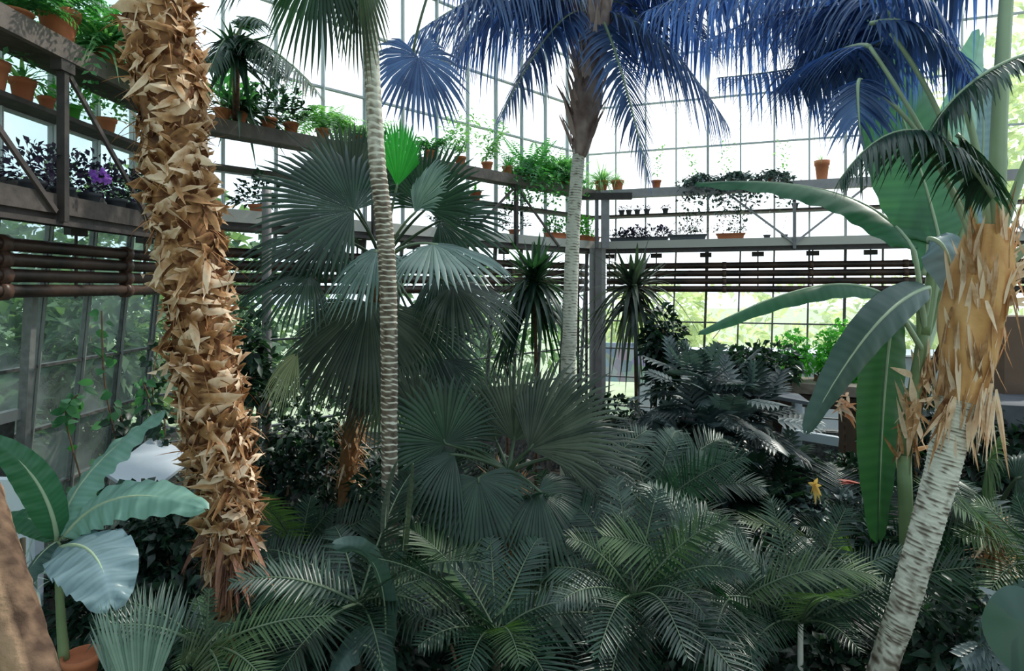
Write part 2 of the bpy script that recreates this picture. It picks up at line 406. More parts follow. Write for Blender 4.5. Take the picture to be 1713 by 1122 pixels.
# corner column: steel lattice + broad pale column
def lattice(px0, px1, ptop, pbot, d, label):
    a = at((px0+px1)/2, pbot, d); a.z = 0; t = thing('lattice_column', a, label, 'column')
    zt = at(0, ptop, d).z; hw = (px1-px0)/2/F*d
    M = MB()
    for sx in (-1, 1): bar(M, a+V((sx*hw, 0, 0)), V((a.x+sx*hw, a.y, zt)), .035, .05, V((0, 1, 0)), .3)
    M.build('chord', steel, t, smooth=False)
    M = MB(); z = 0.2; s = 1
    while z < zt-.15:
        bar(M, V((a.x-s*hw, a.y, z)), V((a.x+s*hw, a.y, z+.15)), .02, .015, V((0, 1, 0)), .9); z += .15; s = -s
    M.build('lacing', steelpale, t, smooth=False)
lattice(967, 981, 425, 700, 9.45, 'dark steel lattice column just left of the corner column')
c0 = at(1000, 480, 9.75); c0.z = 0
t = thing('corner_column', c0, 'broad grey-brown column standing in the corner of the glasshouse', 'column')
M = MB()
for sx, tn, ww in ((-.085, .9, .09), (.0, .5, .10), (.085, .95, .07)):
    bar(M, c0+V((sx, 0, 0)), c0+V((sx, 0, H+.6)), ww, .14-abs(sx), V((0, 1, 0)), tn)
M.build('shaft', solid('column_paint', (.10, .075, .08), (.42, .38, .38), .5, 6, .2), t, smooth=False)
M = MB(); bar(M, c0+V((.10, -.1, H+.6)), c0+V((.10, -.1, SHZ-.05)), .12, .08, V((0, 1, 0)), .6)
bar(M, c0+V((-.03, -.1, H+.6)), c0+V((-.03, -.1, SHZ-.05)), .05, .08, V((0, 1, 0)), .1)
M.build('upper_post', steelpale, t, smooth=False)
M = MB(); bar(M, c0+V((-.35, -.1, SHZ-.13)), c0+V((.5, -.15, SHZ-.13)), .09, .10, V((0, 0, 1)), .3); M.build('bracket', steel, t, smooth=False)
c1 = at(446, 480, 5.7); c1.z = 0
M = MB(); tube(M, [c1+V((0, 0, z*.3)) for z in range(14)], .042, 12, .8)
tag(M.build('round_column', solid('grey_paint', (.16, .13, .14), (.36, .32, .33), .5, 5, .1), loc=c1), 'slim grey-pink round column between the shaggy trunk and the fan palm', 'column')

# ---------------------------------------------------------------- plant builders
def fan_blade(M, hub, d, nrm, rad, spread=300, nseg=44, split=.55, droop=.25, cup=.18, tone=.5, back=.62, tipdroop=.25):
    T, S, N = frame(d, nrm)
    amax = math.radians(spread)/2; da = amax*2/nseg
    rs = (.012, .32, split, split+(1-split)*.5, 1.0)
    for k in range(nseg):
        a = -amax + da*(k+.5); q = abs(a)/amax
        Rk = rad*(1-(1-back)*q**1.7)*U(.93, 1.04); tn = tone+U(-.22, .22); td = tipdroop*U(.5, 1.6)
        pl = da*.28
        def P(r, an, lift):
            rr = r*Rk; dr = (T*math.cos(an) + S*math.sin(an))*rr
            return hub + dr + N*(cup*rr*(1-.5*r) + lift) + V((0, 0, -1))*(droop*rad*r*r + td*rad*max(0, r-split)**1.6)
        vs_ = []; fs = []
        for i, r in enumerate(rs):
            wv = da/2 if r <= split+.001 else da/2*(.55 if i == 3 else .0)
            lift = pl*r*Rk*(1 if r <= split else .6)
            if i < 4: vs_ += [P(r, a-wv, 0), P(r, a, lift), P(r, a+wv, 0)]
            else: vs_.append(P(r, a+U(-.3, .3)*da, 0))
        for i in range(3):
            b = i*3; fs += [(b, b+1, b+4, b+3), (b+1, b+2, b+5, b+4)]
        fs += [(9, 10, 12), (10, 11, 12)]
        M.add(vs_, fs, [tn-.1, tn+.05, tn-.1]*4+[tn+.25])  # paler ridges and tips paint a sheen along the pleats
def fan_frond(root, base, hub, d, nrm, rad, mat='fan', pr=.011, **kw):
    M = MB(); fan_blade(M, hub, d, nrm, rad, **kw); o = M.build('frond', LM[mat], root)
    P = MB(); mid = base.lerp(hub, .5) + V((0, 0, .10*(hub-base).length))
    tube(P, [bez(base, mid, hub, t/8) for t in range(9)] + [hub+d.normalized()*rad*.06], [pr*1.5-(pr*.8)*t/9 for t in range(10)], 6, .5)
    P.build('petiole', petm if mat in ('fanpale', 'fanlime') else petd, o); return o
def feather_frond(root, a, b, c, wid, n=34, mat='feather', lw=.022, vee=.35, droop=.35, tone=.5, sweep=.75, start=.14, rr=.008, up=V((0, 0, 1)), curl=0, name='frond', petmat=None, rt=.5):
    M = MB(); L = (c-a).length
    for k in range(n):
        t = start+(1-start)*(k+.5)/n
        p = bez(a, b, c, t); T, S, N = frame(bezd(a, b, c, t), up)
        u = (t-start)/(1-start)
        ln = wid*(math.sin(PI*(.18+.74*u))**.7)*(1.0 if u < .9 else .75)
        for s in (-1, 1):
            sw = sweep*(.55+.75*u) + U(-.07, .07)
            d = S*s*math.cos(sw) + T*math.sin(sw) + N*vee*(1-.5*u) + rdir()*.05
            strap(M, p, d, N+S*s*.2, ln*U(.85, 1.05), lw*(1-.25*u), droop*U(.6, 1.3), tone+U(-.25, .25), 4, 0, .18)
    o = M.build(name, LM[mat], root)
    P = MB(); tube(P, [bez(a, b, c, t/14) for t in range(15)], [rr*(1.3-1.0*t/14) for t in range(15)], 5, rt)
    P.build('rachis', petmat or petm, o); return o
def ring_trunk(root, pts, rads, n=14, ring=.055, name='trunk', mat=None, tonef=None, step=.011, amp=.05, dark=False):
    M = MB(); L = sum((pts[i+1]-pts[i]).length for i in range(len(pts)-1))
    N = int(L/step); P = [spline(pts, i/N) for i in range(N+1)]
    def rd(i, a):
        t = i/N*(len(rads)-1); k = min(int(t), len(rads)-2); r = rads[k]+(rads[k+1]-rads[k])*(t-k)
        s = i*step/ring + .35*noise.noise(V((math.cos(a)*1.5, math.sin(a)*1.5, i*step*3)))
        f = s % 1.0
        return r*(1 + amp*(1 if f < .25 else -.35*f) + .04*noise.noise(V((a, i*.05, 3))))
    def tn(i, a):
        s = i*step/ring + .35*noise.noise(V((math.cos(a)*1.5, math.sin(a)*1.5, i*step*3)))
        f = s % 1.0; nz = noise.noise(V((math.cos(a)*2, math.sin(a)*2, i*.12)))
        n2 = noise.noise(V((math.cos(a)*5, math.sin(a)*5, i*.5)))
        base = (.42+.5*nz+.3*n2 if f < .17 else 1.0+.40*nz+.28*n2) if dark else (1.05 if f < .22 else .36-.2*f+.35*nz)
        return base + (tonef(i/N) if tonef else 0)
    tube(M, P, rd, n, tn); return M.build(name, mat or ringed, root)
def banana_blade(M, a, b, c, wid, up, tone=.5, ns=48, fold=.25, tears=(), prof=.45, ripple=.03, onesided=0, twist=0):
    nx = 5
    rows = []
    for i in range(ns+1):
        t = i/ns; p = bez(a, b, c, t); T, S, N = frame(bezd(a, b, c, t), up)
        if twist:
            q = Matrix.Rotation(twist*t, 3, T); S = q@S; N = q@N
        k = (math.sin(PI*min(1, t*.92+.05)**prof if False else PI*(.04+.93*t)**.8)**.55) if 0 < t < 1 else .08
        row = []
        for j in range(-nx, nx+1):
            u = j/nx; x = abs(u)
            wv = wid/2*k*(1 if u*onesided >= 0 else 1-abs(onesided))
            z = -fold*wid*.5*x**1.6*k + ripple*wid*(math.sin(i*1.05+u*2)+.7*math.sin(i*.37+u*5))*x
            row.append(p + S*wv*u + N*z + T*(.10*wid*x))
        rows.append(row)
    W = 2*nx+1; vs_ = [v for r in rows for v in r]; fs = []
    for i in range(ns):
        for j in range(W-1):
            if (i, j < nx) in tears and abs(j-nx+.5) > 1.5: continue
            q = i*W+j; fs.append((q, q+1, q+W+1, q+W))
    tns = [tone + (.16 if (i % 2) else -.06) + .25*(1-abs(j-nx)/nx)*(1 if j == nx else 0) for i in range(ns+1) for j in range(W)]
    M.add(vs_, fs, tns)
def banana_leaf(root, a, b, c, wid, up, mat='banana', pet=None, rr=.014, **kw):
    M = MB(); banana_blade(M, a, b, c, wid, up, **kw); o = M.build('leaf', LM[mat], root)
    P = MB(); pts = [bez(a, b, c, t/16)-frame(bezd(a, b, c, t/16), up)[2]*.004 for t in range(17)]
    if pet:
        m = pet.lerp(a, .5) + (a-b).normalized()*.05*(a-pet).length
        pts = [bez(pet, m, a, t/8) for t in range(8)] + pts
    nn = len(pts); tube(P, pts, [rr*(1.35-1.15*k/nn) for k in range(nn)], 7, .7); P.build('midrib', petm, o); return o
def pot_mesh(c, r, h, tone=.5):
    M = MB(); lathe(M, c, [(r*.68, 0), (r*.9, h*.76), (r*1.0, h*.77), (r*1.06, h), (r*.94, h), (r*.90, h*.84), (.001, h*.84)], 22, tone); return M
def trough_mesh(c, ux, l, w_, h):
    M = MB(); uy = V((-ux.y, ux.x, 0)); vs_ = []
    for k, z in ((.88, 0), (.97, h*.8), (1.03, h*.8), (1.05, h), (.96, h), (.94, h*.88)):
        for sx, sy in ((-1, -1), (1, -1), (1, 1), (-1, 1)): vs_.append(c + ux*sx*l/2*k + uy*sy*w_/2*(k if k < 1 else 1+(k-1)*3) + V((0, 0, z)))
    fs = [(0, 3, 2, 1)] + [(i*4+j, i*4+(j+1) % 4, i*4+4+(j+1) % 4, i*4+4+j) for i in range(5) for j in range(4)] + [(20, 21, 22, 23)]
    M.add(vs_, fs, .5); return M
def foliage(M, c, r, h, style, n, size):
    """a head of leaves growing from c"""
    if style == 'fern':
        for k in range(n):
            a = U(0, 2*PI); el_ = U(.3, 1.2); L = r*U(.8, 1.2)
            d = V((math.cos(a)*math.cos(el_), math.sin(a)*math.cos(el_), math.sin(el_)))
            b = c+d*L*.7+V((0, 0, .1*L)); e_ = c + V((d.x, d.y, 0))*L*1.25 + V((0, 0, h*U(-.4, .7)))
            for j in range(13):
                t = (j+1)/13.5; p = bez(c, b, e_, t); T, S, N = frame(bezd(c, b, e_, t), V((0, 0, 1)))
                for s in (-1, 1): card(M, p, S*s+T*.5, N, size*math.sin(PI*(.15+.8*t))*1.3, size*.32, U(.2, .8), .1, .2)
    elif style == 'spray':
        for k in range(n):
            d = rdir(.05, 1); strap(M, c+V((0, 0, 0)), d, V((0, 0, 1)), r*U(.8, 1.3), size*.34, U(.2, .9), U(.2, .9), 5)
    elif style == 'leafy':
        for k in range(n):
            q = rdir(-.3, 1); p = c + V((q.x*r, q.y*r, abs(q.z)*h+.02))*U(.3, 1)**.6
            card(M, p, q+rdir()*.7+V((0, 0, .2)), V((0, 0, 1))+rdir()*.5, size*U(.7, 1.3), size*.5, U(.15, .9), .15, .2)
    elif style == 'trail':
        for k in range(n):
            a = U(0, 2*PI); L = U(.2, 1)*h; x = r*U(.4, 1.0)
            for j in range(7):
                t = j/7; p = c+V((math.cos(a)*x*min(1, t*2.5), math.sin(a)*x*min(1, t*2.5), .06-L*t*t*1.6)) + rdir()*size*.6
                card(M, p, rdir(-1, .3), V((0, 0, 1))+rdir()*.6, size*U(.7, 1.2), size*.6, U(.2, .9))
    elif style == 'tall':
        for k in range(max(2, n//14)):
            a = U(0, 2*PI); e_ = c+V((math.cos(a)*r*.5, math.sin(a)*r*.5, h*U(.7, 1.1)))
            for j in range(14):
                p = c.lerp(e_, (j+2)/15); card(M, p, rdir(-.1, .6), V((0, 0, 1)), size*U(.8, 1.4), size*.3, U(.2, .9), .1, .3)
def potted(name, label, c, r, h, style, mat, n, size, fh=.25, fr=.25, group=None, potmat=None, trough=None, cat='potted plant'):
    t = thing(name, c, label, cat, group)
    if trough is not None:
        trough_mesh(c, trough, r*2, .16, h).build('trough', potmat or terra, t, smooth=False)
        hl = r*.85
        M = MB()
        for k in range(6): foliage(M, c+trough*U(-hl, hl)+V((0, 0, h)), fr, fh, style, n//6+1, size)
    else:
        pot_mesh(c, r, h, U(.3, .8)).build('pot', potmat or terra, t)
        M = MB(); lathe(M, c, [(r*.9, h*.85), (.001, h*.87)], 14); M.build('soil', soilm, t)
        M = MB(); foliage(M, c+V((0, 0, h*.9)), fr, fh, style, n, size)
    M.build('foliage', LM[mat], t); return t
def shrub(name, label, c, rad, n, size, mat='shrub', style='card', group=None, stems=5, ground=0.0, cat='shrub'):
    g = V((c.x, c.y, ground)); t = thing(name, g, label, cat, group); M = MB()
    blobs = [(V((U(-.6, .6)*rad.x, U(-.6, .6)*rad.y, U(-.7, .6)*rad.z)), U(.35, .6)) for _ in range(9)]
    for k in range(n):
        bo, br = random.choice(blobs); q = rdir(-.7, 1)
        p = c + bo + V((q.x*rad.x*br, q.y*rad.y*br, q.z*rad.z*br))
        if style == 'card': card(M, p, q+rdir()*.8, V((0, 0, 1))+rdir()*.7, size*U(.6, 1.3), size*.5, U(.05, 1), .15, .25)
        elif style == 'oval': oval(M, p, q+rdir()*.6-V((0, 0, .2)), V((0, 0, 1))+rdir()*.4, size*U(.7, 1.2), size*.5, U(.05, 1))
        elif style == 'lobed':
            d = (q+rdir()*.5+V((0, 0, -.1))).normalized()
            T, S, N = frame(d, V((0, 0, 1))+rdir()*.3); L = size*U(.7, 1.2); tn = U(0, .9)
            for j in range(7):
                tt = .1+.85*j/7
                for s in (-1, 1): strap(M, p+T*L*tt, S*s+T*(.5+tt*.8)+N*.15, N, L*.52*math.sin(PI*(.2+.7*tt)), L*.12, .25, tn+U(-.1, .1), 3)
    M.build('foliage', LM[mat], t)
    S_ = MB()
    for k in range(stems):
        bo, br = blobs[k]; a = g+V((U(-.1, .1), U(-.1, .1), 0)); e_ = c+bo
        tube(S_, [bez(a, a.lerp(e_, .5)+rdir()*.1, e_, j/7) for j in range(8)], [.018*(1.2-.1*j) for j in range(8)], 5)
    S_.build('stem', barkm, t); return t

# ---------------------------------------------------------------- shaggy trunk (left)
def shaggy():
    d = 2.9
    pp = [(244, -330), (252, -120), (265, 20), (284, 150), (296, 280), (318, 420), (338, 560), (358, 690), (376, 800), (385, 880), (384, 950), (376, 1030), (376, 1500)]
    rr = [60, 60, 59, 60, 58, 58, 57, 57, 50, 40, 24, 21, 22]
    pts = [at(x, y, d) for x, y in pp]; pts[-1].z = 0
    rad = [r/F*d*.82 for r in rr]
    t = thing('shaggy_palm', (pts[-1].x, pts[-1].y, 0), 'thick palm trunk wrapped in curling tan leaf bases at left', 'palm')
    N = 120; P = [spline(pts, i/N) for i in range(N+1)]
    def rad_at(u):
        x = u*(len(rad)-1); k = min(int(x), len(rad)-2); return rad[k]+(rad[k+1]-rad[k])*(x-k)
    M = MB(); tube(M, P, lambda i, a: rad_at(i/N)*(.93+.10*noise.noise(V((math.cos(a)*2, math.sin(a)*2, i*.35)))), 22, lambda i, a: .45+.5*noise.noise(V((math.cos(a)*3, math.sin(a)*3, i*.5))))
    M.build('trunk', fibre, t)
    M = MB(); F2 = MB()
    for i in range(2000):
        u = U(.03, .80); p = spline(pts, u); T = (spline(pts, u-.01)-spline(pts, u+.01)).normalized()   # T points up
        a = U(0, 2*PI); _, S, N_ = frame(T, V((0, 1, 0)))
        o = S*math.cos(a)+N_*math.sin(a); tg = T.cross(o)
        r = rad_at(u)*.93; base = p+o*r*U(.9, 1.0)
        kind = R(); L = U(.07, .15); wd = U(.022, .058); tn = U(.30, 1.1)
        if kind < .40:   # leaf base pointing up and out, curling over at its tip
            tl = U(-1.3, 1.3); d0 = (T*U(.3, 1)+tg*tl+o*U(.05, .35)).normalized(); cv = o*U(-.2, .6) - T*U(-.1, 1.0) - tg*tl*U(0, .8)
        elif kind < .85:  # torn strip wrapped around the trunk
            s = 1 if R() < .5 else -1; d0 = (tg*s+T*U(-.7, .7)+o*.08).normalized(); cv = -o*U(.2, .9)+T*U(-.5, .5); L *= 1.25
        else:            # hanging scrap
            d0 = (-T+tg*U(-.8, .8)+o*U(.1, .5)).normalized(); cv = -T*.3+o*U(-.3, .3)+tg*U(-.6, .6); L *= 1.1; wd *= .7
        Sd = d0.cross(o).normalized(); vs_ = []; n = 7; tw = U(-1.3, 1.3); blunt = U(.05, .7); wob = U(0, 6)
        for k in range(n+1):
            q = k/n; c = base + d0*L*q + cv*L*q*q*.7 + Sd*.006*math.sin(q*5+wob)
            kk = (.7+.3*math.sin(q*3)) if q < .7 else max(blunt, 1-(q-.7)/.3) if q < 1 else blunt*.6
            kk *= U(.85, 1.1)
            an = tw*q; S2 = Sd*math.cos(an)+o*math.sin(an); tp = d0*L*U(-.12, .12) if k == n else V((0, 0, 0))
            vs_ += [c-S2*wd/2*kk+tp, c+o*wd*.20*kk, c+S2*wd/2*kk-tp]
        fs = []
        for k in range(n):
            b = k*3; fs += [(b, b+1, b+4, b+3), (b+1, b+2, b+5, b+4)]
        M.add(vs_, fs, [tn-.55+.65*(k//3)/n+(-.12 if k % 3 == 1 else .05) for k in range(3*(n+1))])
    for i in range(700):
        u = U(.03, .86); p = spline(pts, u); a = U(0, 2*PI); o = V((math.cos(a), math.sin(a), 0))
        base = p+o*rad_at(u)*.95; d0 = (o*U(.3, 1)+V((U(-.5, .5), U(-.5, .5), U(-1, 1)))).normalized()
        strap(F2, base, d0, o, U(.05, .16), .006, U(0, .8), U(.3, 1), 4)
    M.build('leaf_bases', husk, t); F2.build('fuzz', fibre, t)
    M = MB()
    for i in range(500):   # red-brown root fibres at the narrow foot
        u = U(.77, .90); p = spline(pts, u); a = U(0, 2*PI); o = V((math.cos(a), math.sin(a), 0))
        strap(M, p+o*rad_at(u)*.9, o*.6+V((0, 0, -1)), o, U(.06, .16), .008, .2, U(.1, .7), 4)
    for i in range(7):
        a = U(-2.6, -.2); o = V((math.cos(a), math.sin(a), 0)); p = spline(pts, U(.72, .79))
        strap(M, p+o*.09, o*.5+V((U(-.2, .6), 0, -1)), o, U(.16, .34), U(.02, .05), .1, U(.3, 1), 6, U(-1.5, 1.5))
    M.build('root_fringe', solid('root_fibre', (.10, .035, .03), (.45, .22, .14), .9, 20, .4), t)
shaggy()

# ---------------------------------------------------------------- slender ringed trunk in front of the fan palm
def slender(px, d, label, name='slender_palm', ring=.052, tonef=None, dark=False):
    pts = [at(x, y, d) for x, y, r in px]; pts[-1].z = 0
    t = thing(name, (pts[-1].x, pts[-1].y, 0), label, 'palm')
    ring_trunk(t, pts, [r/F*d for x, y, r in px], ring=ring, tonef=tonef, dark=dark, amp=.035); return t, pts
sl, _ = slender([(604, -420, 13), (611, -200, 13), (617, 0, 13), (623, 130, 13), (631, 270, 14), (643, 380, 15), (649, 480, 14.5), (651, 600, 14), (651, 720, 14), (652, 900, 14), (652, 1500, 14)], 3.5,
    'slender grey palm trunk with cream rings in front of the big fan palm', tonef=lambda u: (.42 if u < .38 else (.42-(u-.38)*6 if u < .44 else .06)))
# crown of the slender palm hangs just above the frame: fan leaves at the top left
for (bx, by, hx, hy, dx, dy, rad, nx, ny, nz, dr, m) in (
        (612, -140, 540, -70, -.35, -.9, .42, .1, -.6, .7, .55, 'fan'),
        (615, -120, 600, -60, .2, -1, .45, -.7, -.6, .3, .35, 'grey'),
        (620, -140, 470, -90, -.9, -.5, .40, 0, -.5, .8, .5, 'fan')):
    fan_frond(sl, at(bx, by, 3.5), at(hx, hy, 3.4), V((dx, .1, dy)), V((nx, ny, nz)), rad, m, spread=200, nseg=30, split=.6, droop=dr)
t, _ = slender([(1000, -520, 14), (990, -100, 14), (985, 20, 15), (977, 180, 14), (968, 260, 10.5), (961, 350, 11), (956, 450, 12), (953, 560, 12), (950, 640, 12.5), (949, 1200, 13)], 5.6,
    'cream ringed palm trunk rising left of the corner column into a drooping crown', name='feather_palm', ring=.045, dark=True)
cp = t
# crown shaft, leaf bases
crownm = leafmat('crown_husk', (.13, .075, .065), (.62, .46, .42), .7, .12, (1.2, 1, 1), .2, 12)
M = MB(); PP = [at(x, y, 5.6) for x, y in ((969, 262), (975, 225), (981, 170), (988, 110), (997, 40), (1003, -40))]
tube(M, [spline(PP, k/24) for k in range(25)], lambda i, a: (.056+.075*min(1, i/9))*(1+.18*noise.noise(V((math.cos(a)*2, math.sin(a)*2, i*.25)))), 16, lambda i, a: .5+.5*noise.noise(V((math.cos(a)*3, math.sin(a)*3, i*.3))))
M.build('crown_shaft', crownm, t)
M = MB()
for k in range(110):
    u = U(0, 1)**.8; p = at(997-u*26, 20+u*230, 5.6); a = U(0, 2*PI); o = V((math.cos(a), math.sin(a)*1, 0))
    strap(M, p+o*.08*(1+.5*(1-u)), o*U(.15, .6)+V((0, 0, 1)), o, U(.20, .45), U(.03, .07), U(-.1, .1), U(.2, 1.1), 6, U(-.4, .4))
M.build('leaf_bases', crownm, t)
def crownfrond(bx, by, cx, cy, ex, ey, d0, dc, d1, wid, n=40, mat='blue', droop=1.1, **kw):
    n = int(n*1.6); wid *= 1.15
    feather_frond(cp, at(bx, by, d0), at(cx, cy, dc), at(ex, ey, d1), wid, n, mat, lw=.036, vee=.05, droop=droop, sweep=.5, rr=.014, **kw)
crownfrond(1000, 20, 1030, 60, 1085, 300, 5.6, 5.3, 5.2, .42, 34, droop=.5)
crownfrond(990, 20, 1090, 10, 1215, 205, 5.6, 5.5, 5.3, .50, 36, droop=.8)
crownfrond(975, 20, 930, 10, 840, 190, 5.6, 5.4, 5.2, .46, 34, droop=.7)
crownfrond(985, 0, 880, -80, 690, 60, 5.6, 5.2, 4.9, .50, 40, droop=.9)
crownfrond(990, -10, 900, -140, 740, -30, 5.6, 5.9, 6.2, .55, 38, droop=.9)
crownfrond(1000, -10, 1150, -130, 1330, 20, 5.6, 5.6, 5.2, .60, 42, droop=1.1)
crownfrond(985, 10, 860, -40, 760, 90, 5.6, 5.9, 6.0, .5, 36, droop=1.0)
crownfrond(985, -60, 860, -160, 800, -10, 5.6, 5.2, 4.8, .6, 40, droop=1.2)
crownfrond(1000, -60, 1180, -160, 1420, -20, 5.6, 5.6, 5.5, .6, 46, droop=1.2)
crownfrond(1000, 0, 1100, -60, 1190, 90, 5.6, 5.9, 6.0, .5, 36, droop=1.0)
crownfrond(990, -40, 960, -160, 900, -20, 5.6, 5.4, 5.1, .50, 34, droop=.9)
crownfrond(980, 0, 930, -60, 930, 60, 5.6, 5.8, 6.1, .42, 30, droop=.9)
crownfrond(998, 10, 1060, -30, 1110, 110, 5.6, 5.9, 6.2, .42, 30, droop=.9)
# fan leaf painted in the flare's blue tint beside the slender trunk
bf = thing('fan_palm_leaf', at(745, 60, 4.4), 'wide flare-tinted blue fan leaf spread against the sky right of the slender trunk', 'palm leaf')
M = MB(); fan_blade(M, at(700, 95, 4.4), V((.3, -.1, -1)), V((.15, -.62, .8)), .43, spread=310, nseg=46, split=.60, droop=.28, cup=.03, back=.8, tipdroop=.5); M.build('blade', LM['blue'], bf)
P = MB(); tube(P, [bez(at(690, 92, 4.4), at(700, 20, 4.4), at(770, -160, 4.6), k/8) for k in range(9)], .010, 6); P.build('petiole', petd, bf)

# ---------------------------------------------------------------- big fan palm
def fan_palm(name, label, hub, leaves, trunk=None, cat='palm', fib=True):
    h = at(*hub); t = thing(name, (h.x, h.y, 0), label, cat)
    for L in leaves:
        hx, hy, dd, dx, dy, dz, nx, ny, nz, rad, mat, kw = L
        fan_frond(t, h, at(hx, hy, dd), V((dx, dy, dz)), V((nx, ny, nz)), rad, mat, **kw)
    if trunk:
        pts = [at(*p[:3]) for p in trunk]; pts[-1].z = 0
        M = MB(); N = 30; P = [spline(pts, i/N) for i in range(N+1)]; tr = trunk[0][3]
        tube(M, P, lambda i, a: tr*(1+.15*noise.noise(V((math.cos(a)*2, math.sin(a)*2, i*.8)))), 14, .6); M.build('trunk', fibre, t)
        M = MB()
        for k in range(260):
            u = R(); p = spline(pts, u*.75); a = U(0, 2*PI); o = V((math.cos(a), math.sin(a), 0))
            strap(M, p+o*tr, o*U(.2, .7)+V((0, 0, U(-.6, 1))), o, U(.08, .2), U(.012, .03), U(0, .4), U(.2, 1), 4, U(-.5, .5))
        M.build('leaf_bases', husk, t)
    return t
k1 = dict(spread=230, nseg=40, split=.6, droop=.15, cup=.1)
kd = dict(spread=220, nseg=42, split=.6, droop=.55, cup=.05, tipdroop=.35)
kw_ = dict(spread=250, nseg=46, split=.62, droop=.35, cup=.08, tipdroop=.3)
fan_palm('fan_palm', 'big dark green fan palm with wide pleated fronds behind the slender trunk', (640, 440, 5.0), [
    (592, 352, 4.3, -.75, -.1, .45, .15, -.75, .6, .72, 'fan', dict(spread=240, nseg=46, split=.62, droop=.05, cup=.05)),
    (585, 325, 4.8, -.28, .1, 1, -.1, -.9, .2, .62, 'grey', dict(spread=150, nseg=34, split=.7, droop=.0, cup=.08)),
    (628, 320, 5.2, .1, .1, 1, .1, -.9, .2, .60, 'fan', dict(spread=170, nseg=34, split=.65, droop=.0, cup=.1)),
    (664, 312, 4.5, -.02, 0, 1, .8, -.6, .1, .50, 'fanlime', dict(spread=90, nseg=24, split=.78, droop=0, cup=.25)),
    (694, 356, 4.2, .55, -.1, .75, -.6, -.6, .5, .46, 'fanpale', dict(spread=120, nseg=30, split=.8, droop=.12, cup=.3)),
    (712, 350, 4.6, .3, 0, .9, -.3, -.9, .2, .58, 'fan', dict(spread=200, nseg=36, split=.6, droop=.05, cup=.1)),
    (735, 370, 4.8, .9, 0, .2, .0, -.8, .5, .58, 'fan', dict(spread=230, nseg=40, split=.6, droop=.2, cup=.1)),
    (725, 408, 4.0, .7, -.2, -.1, .1, -.25, .95, .52, 'fanpale', dict(spread=260, nseg=44, split=.7, droop=.32, cup=.0)),
    (632, 418, 4.0, -.45, -.45, -.5, -.1, -.35, .9, .42, 'fanpale', dict(spread=230, nseg=38, split=.6, droop=.42, cup=.0)),
    (560, 395, 4.6, -.95, -.2, 0, 0, -.4, .9, .70, 'fan', dict(spread=230, nseg=44, split=.65, droop=.30, cup=.05)),
    (520, 460, 4.2, -.9, -.3, -.1, 0, -.45, .85, .52, 'fan', dict(spread=230, nseg=44, split=.6, droop=.38, cup=.05)),
    (618, 505, 4.5, -.18, -.35, -1, -.1, -.75, .55, .78, 'grey', dict(spread=190, nseg=56, split=.68, droop=.10, cup=.02)),
    (612, 512, 4.8, -.7, -.2, -.65, -.3, -.7, .5, .86, 'grey', dict(spread=120, nseg=40, split=.62, droop=.15, cup=.02)),
    (680, 515, 4.7, .6, -.2, -.75, .3, -.7, .5, .72, 'fan', dict(spread=190, nseg=46, split=.65, droop=.12, cup=.02)),
    (758, 478, 4.3, .8, -.3, -.35, .2, -.5, .8, .52, 'grey', dict(spread=210, nseg=42, split=.6, droop=.30, cup=.03)),
    (735, 455, 4.5, .75, -.3, -.3, .1, -.5, .8, .50, 'fan', dict(spread=200, nseg=40, split=.6, droop=.35, cup=.03)),
    (498, 590, 4.1, -.45, -.1, -.8, -.6, -.7, .3, .40, 'fansunlit', dict(spread=120, nseg=26, split=.45, droop=.15, cup=.05)),
    (740, 600, 4.6, .35, -.1, -.9, .3, -.8, .3, .50, 'fan', dict(spread=150, nseg=34, split=.6, droop=.1, cup=.05)),
    (640, 620, 4.9, -.15, -.1, -1, -.1, -.9, .3, .55, 'grey', dict(spread=150, nseg=34, split=.6, droop=.15, cup=.05)),
    ], trunk=[(640, 430, 5.0, .07), (625, 560, 5.0), (590, 720, 5.0), (580, 850, 5.0), (578, 1200, 5.0)])
# second fan palm in the centre of the picture
fan_palm('fan_palm', 'grey-green fan palm with upswept pleated fronds low in the centre', (850, 790, 3.9), [
    (885, 752, 3.8, .62, -.05, .75, -.5, -.75, .35, .78, 'grey', dict(spread=130, nseg=38, split=.62, droop=.12, cup=.12)),
    (860, 738, 4.0, .12, .0, 1, -.2, -.95, .1, .58, 'grey', dict(spread=130, nseg=34, split=.6, droop=.02, cup=.12)),
    (830, 738, 4.1, -.28, .1, .95, .2, -.9, .15, .52, 'grey', dict(spread=120, nseg=30, split=.62, droop=.02, cup=.12)),
    (930, 765, 3.9, .95, -.05, .28, -.2, -.7, .7, .60, 'grey', dict(spread=150, nseg=38, split=.6, droop=.2, cup=.1)),
    (745, 742, 3.7, -.35, -.1, .8, .2, -.85, .35, .50, 'fan', dict(spread=250, nseg=46, split=.6, droop=.10, cup=.10)),
    (760, 760, 3.7, -.9, -.2, .1, 0, -.5, .9, .52, 'fan', dict(spread=200, nseg=40, split=.55, droop=.35, cup=.05)),
    (800, 800, 3.6, .1, -.4, -.6, 0, -.7, .6, .48, 'fan', dict(spread=240, nseg=44, split=.6, droop=.25, cup=.05)),
    (900, 820, 3.6, .6, -.3, -.4, .1, -.6, .7, .46, 'fan', dict(spread=220, nseg=42, split=.6, droop=.3, cup=.05)),
    (700, 700, 4.2, -.2, 0, 1, .1, -.9, .2, .42, 'grey', dict(spread=130, nseg=30, split=.6, droop=.02, cup=.12)),
    ], trunk=[(850, 800, 3.9, .06), (850, 900, 3.9), (850, 1200, 3.9)])
